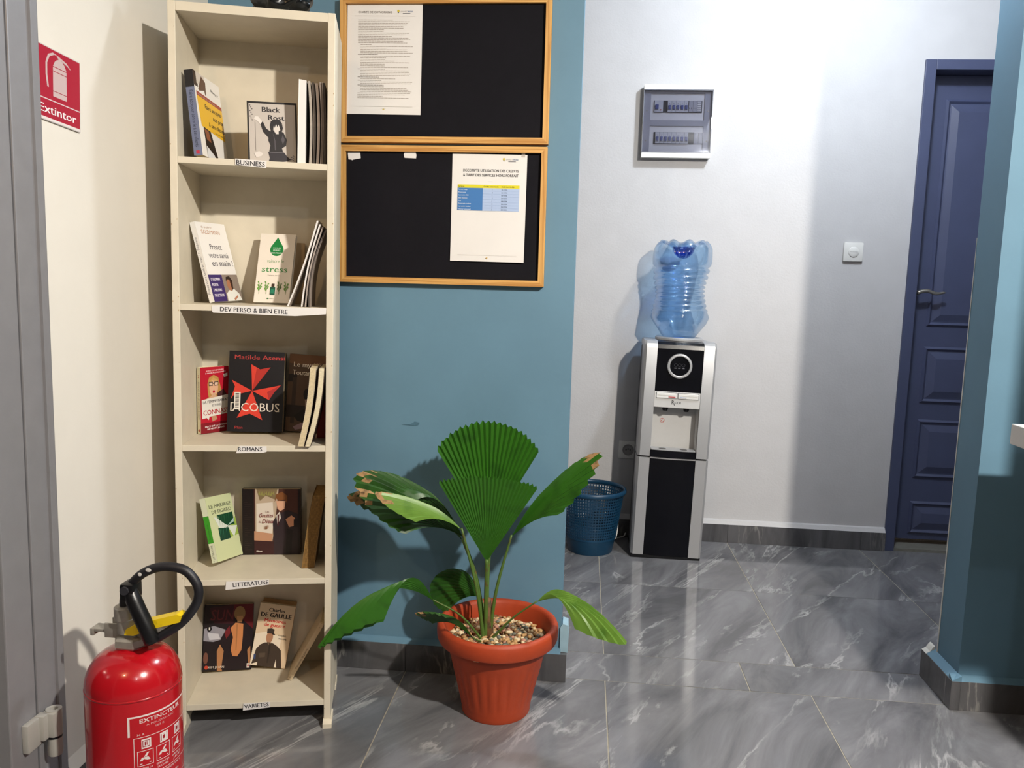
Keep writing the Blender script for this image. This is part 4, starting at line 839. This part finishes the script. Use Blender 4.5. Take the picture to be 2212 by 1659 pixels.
# ================================================================== WATER DISPENSER
CX, CY = .3945, 3.478
CM = Matrix.Translation((CX, CY, 0)) @ Matrix.Rotation(.022, 4, 'Y') @ Matrix.Translation((0, 0, .0))
t = thing('water_dispenser', 'silver and black floor standing water dispenser against the white wall', 'water dispenser', mat=CM)
DK = M('dark_grey_plastic', '4a4a4d', .5, noise=(30, .1))
MB().box(-.147, .147, .012, .262, .012, .45, bev=.004).box(-.149, .149, .09, .262, .456, .925, bev=.01).build('housing', DK, t)
MB().box(-.15, .15, .004, .262, 0, .013).build('plinth', BLACK, t)
def pillar(s, z0, z1, top=False):
    x0, x1 = (-.153, -.098) if s < 0 else (.098, .153)
    if top:
        prof_ = [(.0, z0), (.0, z1 - .03), (.006, z1 - .012), (.02, z1 - .002), (.05, z1), (.12, z1), (.12, z0)]
    else: prof_ = [(.0, z0), (.0, z1), (.10, z1), (.10, z0)]
    mb = MB(); n = len(prof_)
    k = .014; xo = x0 if s < 0 else x1; xi = x1 if s < 0 else x0; sg = 1 if s < 0 else -1
    mb.add([(xo, y + (k if y < .03 else 0), z) for y, z in prof_] + [(xo + sg * .010, y, z) for y, z in prof_] + [(xi, y, z) for y, z in prof_],
           [tuple(range(n)), tuple(range(3 * n - 1, 2 * n - 1, -1))] + [(i + j * n, (i + 1) % n + j * n, (i + 1) % n + (j + 1) * n, i + (j + 1) * n) for j in range(2) for i in range(n)])
    mb.build('pillar', SILVER, t, True, 30)
for s in (-1, 1): pillar(s, .014, .449); pillar(s, .457, .957, True)
MB().box(-.1, .1, .03, .262, .905, .952, bev=.008).box(-.15, .15, .10, .262, .92, .955, bev=.012).build('top_deck', SILVER, t, True, 30)
# gloss black control panel with rolled top edge
pf = [(.004, .742), (.004, .925), (.009, .942), (.022, .953), (.05, .957), (.06, .957), (.06, .742)]
MB().prism(pf, -.0975, .0975, 'x').build('control_panel', GLOSSBLACK, t)
def ring_y(r0, r1, y0, y1, cx, cz, n=48):
    mb = MB().lathe([(r0, 0), (r0 + .002, .004), (r1 - .002, .004), (r1, 0)], n, closed=False); mb.f = mb.f[:-2] if False else mb.f
    return mb
mb = MB()
R_ = [(.041, -.001), (.0425, -.006), (.047, -.0075), (.052, -.005), (.0535, .004)]; N_ = 48; vs = []
for r, y in R_:
    for i in range(N_): a_ = 2 * PI * i / N_; vs.append((r * math.cos(a_), y, .853 + r * math.sin(a_)))
mb.add(vs, [(j * N_ + i, j * N_ + (i + 1) % N_, (j + 1) * N_ + (i + 1) % N_, (j + 1) * N_ + i) for j in range(len(R_) - 1) for i in range(N_)])
mb.build('dial_ring', SILVER, t, True, 50)
a = Art(.08, .08)
for i in range(3): 
    for q in range(16):
        p0, p1 = 2 * PI * q / 16, 2 * PI * (q + 1) / 16; x = .30 + .2 * i
        a.o.add([((x + r * math.cos(p)) * .08, -.0002, (.55 + r * math.sin(p)) * .08) for r, p in ((.075, p0), (.09, p0), (.09, p1), (.075, p1))], [(0, 1, 2, 3)], a._mi(a.om, '34343a'))
    a.text('85858c', ['HOT', 'SET', 'COLD'][i], .30 + .2 * i, .36, .055, .14, 'c', bold=.02)
a.build(t, lambda x, y, z: (x - .04, y + .0038, z + .813), 'display_icons', 'display_lettering')
MB().box(-.0975, .0975, .002, .06, .672, .741, bev=.002).build('tap_fascia', LIGHTGREY, t)
for s in (-1, 1):
    MB().box(s * .046 - .0447, s * .046 + .0447, .0012, .004, .7112, .7378).build('button_gap', DK, t)
    b_ = MB().box(s * .046 - .043, s * .046 + .043, -.003, .004, .713, .736, bev=.0015).box(s * .046 - .037, s * .046 + .037, -.0042, -.003, .7255, .7285).build('push_button', WHITEPL, t)
    MB().box(s * .046 + (.008 if s < 0 else -.036), s * .046 + (.037 if s < 0 else -.008), -.0042, -.0031, .7175, .7205).build('button_mark', ink('b0282c' if s < 0 else '8a9ab8'), b_)
    tp_ = MB().lathe([(.010, .655), (.013, .664), (.013, .674)], 16, (s * .045, .03)); tp_.build('tap', BLACK, t, True, 40)
a = Art(1, 1); a.text('1a1a1e', 'R', -.022, .687, .018, .011, bold=.01).text('1a1a1e', 'OCH', -.008, .690, .010, .024, bold=.01).text('1a1a1e', 'j', -.0125, .686, .012, .004)
a.build(t, lambda x, y, z: (x, y + .0018, z), 'logo', 'brand_lettering')
# alcove
MB().box(-.098, .098, .088, .0905, .475, .675).box(-.098, -.0955, .02, .09, .475, .675).box(.0955, .098, .02, .09, .475, .675).box(-.098, .098, .02, .09, .474, .4775).build('alcove', LIGHTGREY, t)
a = Art(1, 1)
for q in range(24):
    p0, p1 = 2 * PI * q / 24, 2 * PI * (q + 1) / 24
    a.o.add([(-.048 + r * math.cos(p), -.0002, .602 + r * math.sin(p)) for r, p in ((.0085, p0), (.0102, p0), (.0102, p1), (.0085, p1))], [(0, 1, 2, 3)], a._mi(a.om, 'c0584c'))
for p in ([(-.050, .606), (-.046, .606), (-.048, .611)], [(-.055, .6), (-.05, .604), (-.051, .597)], [(-.047, .596), (-.042, .602), (-.041, .597)]): a.o.add([(u, -.0002, z) for u, z in p], [(0, 1, 2)], a._mi(a.om, 'c0584c'))
a.build(t, lambda x, y, z: (x, y + .0878, z), 'warning_sticker')
dt = MB().prism([(-.098, -.006), (-.05, -.0115), (0, -.0135), (.05, -.0115), (.098, -.006), (.098, .06), (-.098, .06)], .457, .486, 'z').build('drip_tray', GLOSSBLACK, t)
MB().prism([(-.094, -.002), (-.05, -.0075), (0, -.0095), (.05, -.0075), (.094, -.002), (.094, .06), (-.094, .06)], .486, .4885, 'z').build('tray_grid', SILVER, dt)
for s in (-1, 1):
    MB().lathe([(.0, .4887), (.016, .4887), (.016, .4892), (.0, .4892)], 20, (s * .045, .022)).build('drain_slot', BLACK, dt)
ld = MB().prism([(-.0975, .004), (-.05, -.001), (0, -.003), (.05, -.001), (.0975, .004), (.0975, .05), (-.0975, .05)], .014, .446, 'z').build('lower_door', GLOSSBLACK, t)
MB().prism([(-.0975, .003), (-.05, -.002), (0, -.004), (.05, -.002), (.0975, .003), (.0975, .05), (-.0975, .05)], .4465, .4535, 'z').build('door_trim', SILVER, t)
MB().lathe([(.060, .952), (.098, .952), (.104, .958), (.104, .966), (.098, .971), (.085, .968), (.06, .962)], 48, (.004, .145), closed=True).build('bottle_collar', SILVER, t, True, 40)

# ================================================================== WATER BOTTLE
BLUEPL = clear('blue_bottle_plastic', (.66, .83, 1.0), .04, .05)
BBX, BBY = .4195, 3.623
t = thing('water_bottle', 'crumpled translucent blue water bottle upside down on the dispenser', 'bottle', (BBX, BBY, 0))
pr_ = [(.026, .950), (.05, .958), (.066, .966), (.078, .980), (.095, 1.004), (.114, 1.030), (.1255, 1.055), (.124, 1.068)]
z = 1.072
for k in range(9):
    base = .119 - .014 * math.sin(PI * min(1, k / 7.5)); dz = [.024, .022, .021, .02, .018, .018, .022, .026, .028][k]
    for s in range(1, 5): pr_.append((base - .008 + .0105 * math.sin(PI * s / 4) ** .7 if s < 4 else base - .008, z + dz * s / 4))
    z += dz
pr_ += [(.119, z + .006), (.1255, z + .014), (.1275, z + .03), (.127, z + .06), (.1235, z + .085), (.114, z + .103), (.098, z + .112), (.075, z + .108), (.05, z + .094), (.03, z + .078), (.0, z + .072)]
def crumple(a, zz, r):
    if r < .02: return r
    k = r * (1 + .012 * math.sin(3 * a + 31 * zz) * (zz < 1.28) + .008 * math.sin(5 * a - 47 * zz))
    if zz > 1.30: k = k * (1 + (.030 if zz > 1.34 else .012) * math.cos(9 * a + .4))
    if 1.0 < zz < 1.06: k *= 1 + .02 * math.cos(7 * a)
    return k
mb = MB().lathe(pr_, 90, fr=crumple)
out = []
for x, y, zz in mb.v:
    a_ = math.atan2(y, x); r = math.hypot(x, y)
    if zz > 1.345 and r < .115: zz += .007 * math.cos(9 * a_ + .4) * min(1, r / .05)
    k = max(0, 1.2 - abs(zz - 1.12) / .08) if zz < 1.25 else 0
    out.append((x - .006 * math.sin((zz - .97) * 7.2), y, zz + .0035 * math.sin(a_ + 1) * (1.05 < zz < 1.27) + .0015 * math.sin(4 * a_ + 40 * zz) * (1.05 < zz < 1.27)))
mb.v = out
mb.build('shell', BLUEPL, t, True)
MB().lathe([(.0255, .950), (.0255, .9655), (.021, .968), (.0, .968)], 24).build('neck_plug', M('bottle_neck_blue', '3a78c8', .3, noise=(20, .1)), t, True, 40)
core = MB().lathe([(.0, z + .040), (.018, z + .044), (.035, z + .060), (.046, z + .090), (.045, z + .0905), (.034, z + .063), (.017, z + .047), (.0, z + .043)], 45, fr=lambda a, zz, r: r * (1 + .12 * math.cos(9 * a)))
core.build('base_dimple', clear('deep_blue_plastic', (.22, .45, .88), .05, .06), t, True)

# ================================================================== ELECTRIC PANEL
EXC, EZ0, EZ1 = .376, 1.759, 2.073
t = thing('breaker_panel', 'white wall mounted breaker box with a clear cover above the water dispenser', 'breaker box', (EXC, YF, 0))
hw = .152
MB().box(-hw + .004, hw - .004, -.02, 0, EZ0, EZ1).box(-hw, hw, -.046, -.006, EZ1 - .020, EZ1, bev=.002).box(-hw, hw, -.046, -.006, EZ0, EZ0 + .022, bev=.002).box(hw - .004, hw, -.04, -.006, EZ0 + .02, EZ1 - .02).box(-hw, -hw + .004, -.04, -.006, EZ0 + .02, EZ1 - .02).build('box', WHITEPL, t)
IN = M('panel_inner_grey', 'a8a9b0', .5, noise=(30, .04))
# inner fascia with two recessed bays
bays = ((1.925, 2.040), (1.788, 1.900))
mb = MB(); ox = .118
mb.box(-hw + .004, hw - .004, -.0265, -.02, EZ0 + .022, 1.788).box(-hw + .004, hw - .004, -.0265, -.02, 1.900, 1.925).box(-hw + .004, hw - .004, -.0265, -.02, 2.040, EZ1 - .02)
for b0, b1 in bays: mb.box(-hw + .004, -ox, -.0265, -.02, b0, b1).box(ox, hw - .004, -.0265, -.02, b0, b1)
mb.build('inner_fascia', IN, t)
SLOT = M('slot_dark', '23252c', .6)
BRK = M('breaker_grey', 'c4c6ca', .45); TOG = M('breaker_toggle_blue', '1d3a86', .4)
for ri, (zc, n0, xs) in enumerate(((1.984, 5, -.044), (1.848, 8, -.092))):
    MB().box(-.104 if ri == 0 else -.1, .108 if ri == 0 else .078, -.0215, -.0201, zc - .026, zc + .026).build('slot', SLOT, t)
    for k in range(n0):
        x = xs + .0182 * k
        b_ = MB().box(x, x + .0176, -.030, -.02, zc - .024, zc + .024, bev=.0006).box(x + .002, x + .0156, -.033, -.03, zc - .016, zc - .004).build('breaker', BRK, t)
        MB().box(x + .0035, x + .0141, -.037, -.03, zc - .014, zc + .004, bev=.001).build('toggle', TOG, b_)
        MB().box(x + .0075, x + .0095, -.0303, -.03, zc + .010, zc + .013).build('indicator', SLOT, b_)
b_ = MB().box(-.102, -.064, -.030, -.02, 1.960, 2.008, bev=.0006).build('main_breaker', BRK, t)
MB().box(-.098, -.084, -.038, -.03, 1.970, 1.990, bev=.001).build('toggle', TOG, b_); MB().lathe([(.003, 0), (.003, .002), (0, .002)], 10).xf(Matrix.Translation((-.074, -.03, 1.968)) @ Matrix.Rotation(PI / 2, 4, 'X')).build('test_button', ink('b5603a'), b_)
for k in range(2):
    x = .049 + .0182 * k
    b_ = MB().box(x, x + .0176, -.029, -.02, 1.960, 2.008, bev=.0006).build('module_socket', IN, t); MB().box(x + .003, x + .0055, -.0293, -.029, 1.972, 1.980).box(x + .011, x + .0135, -.0293, -.029, 1.972, 1.980).build('socket_slots', SLOT, b_)
b_ = MB().box(.0854, .104, -.028, -.02, 1.960, 2.008, bev=.0006).build('vent_module', IN, t)
for k in range(5): MB().box(.087, .1024, -.0296, -.028, 1.966 + .008 * k, 1.970 + .008 * k).build('vent_slat', WHITEPL, b_)
for x0 in (.079, .0985): MB().box(x0, x0 + .0185, -.024, -.02, 1.824, 1.872, bev=.0006).build('blank_plate', IN, t)
for sx in (-1, 1):
    for zz in (1.965, 1.835): MB().lathe([(.0035, 0), (.0035, .0015), (0, .0018)], 10).xf(Matrix.Translation((sx * .134, -.0265, zz)) @ Matrix.Rotation(PI / 2, 4, 'X')).build('screw', STEEL, t)
COVER = clear('smoked_clear_cover', (.74, .75, .80), .05, .05)
cv = [(-hw + .001, EZ0 + .0225), (hw - .001, EZ0 + .0225), (hw - .001, 1.885)] + [(hw - .001 - .010 * math.sin(PI * i / 6), 1.885 + .055 * i / 6) for i in range(1, 6)] + [(hw - .001, 1.940), (hw - .001, EZ1 - .0205), (-hw + .001, EZ1 - .0205)]
MB().prism(cv, -.0455, -.0440, 'y').build('cover', COVER, t)
RIM = M('cover_edge_grey', '6a6f7c', .3)
MB().box(-hw + .001, hw - .001, -.046, -.03, EZ1 - .0235, EZ1 - .0205).box(-hw + .001, hw - .001, -.046, -.03, EZ0 + .0225, EZ0 + .0255).box(-hw + .0005, -hw + .003, -.046, -.03, EZ0 + .0225, EZ1 - .0205).box(hw - .003, hw - .0005, -.046, -.03, EZ0 + .0225, 1.885).box(hw - .003, hw - .0005, -.046, -.03, 1.94, EZ1 - .0205).build('cover_edge', RIM, t)

# ================================================================== SWITCH, SOCKET, COUNTER
t = thing('light_switch', 'white light switch beside the dark blue door', 'light switch', (1.1865, YF, 1.366))
MB().box(-.043, .043, -.013, 0, -.043, .043, bev=.0075).build('plate', WHITEPL, t, True, 50)
def disc_y(r, y0, y1, n=36): return MB().lathe([(r, 0), (r, y1 - y0 - .001), (r - .0015, y1 - y0)], n).xf(Matrix.Translation((0, y1, 0)) @ Matrix.Rotation(PI / 2, 4, 'X'))
disc_y(.0225, -.0165, -.0125).build('rocker', WHITEPL, t, True, 40)
disc_y(.0235, -.0133, -.0125).build('rocker_gap', M('gap_grey', '8e8c8a', .6), t)
MB().box(-.017, .017, -.0168, -.0164, -.0006, .0006).build('rocker_line', M('gap_grey', '8e8c8a', .6), t)
t = thing('wall_socket', 'white wall socket low on the wall between basket and dispenser', 'wall socket', (.230, YF, .42))
MB().box(-.045, .045, -.009, 0, -.042, .042, bev=.004).build('plate', WHITEPL, t, True, 50)
MB().lathe([(.0265, 0), (.0265, .004), (.0235, .004), (.0215, .0012), (0, .0012)], 32).xf(Matrix.Translation((0, -.0085, 0)) @ Matrix.Rotation(PI / 2, 4, 'X')).build('socket_ring', M('socket_grey', '8f8d8c', .5), t, True, 40)
for x in (-.0095, 0, .0095): disc_y(.0030 if x else .0034, -.0108, -.0090, 12).xf(Matrix.Translation((x, 0, .004 if not x else 0))).build('pin_hole', BLACK, t)
t = thing('counter', 'white counter top jutting in beside the right blue wall', 'counter', (1.075, 1.66, 0))
MB().box(0, 1.1, .003, .44, .818, .869, bev=.002).build('top', M('white_laminate', 'dcd8d4', .4, noise=(10, .03)), t)
for x0 in (.5, 1.05): MB().box(x0, x0 + .02, .01, .40, .0, .818).build('support_panel', M('dark_laminate', '4a4642', .5, noise=(10, .1)), t)
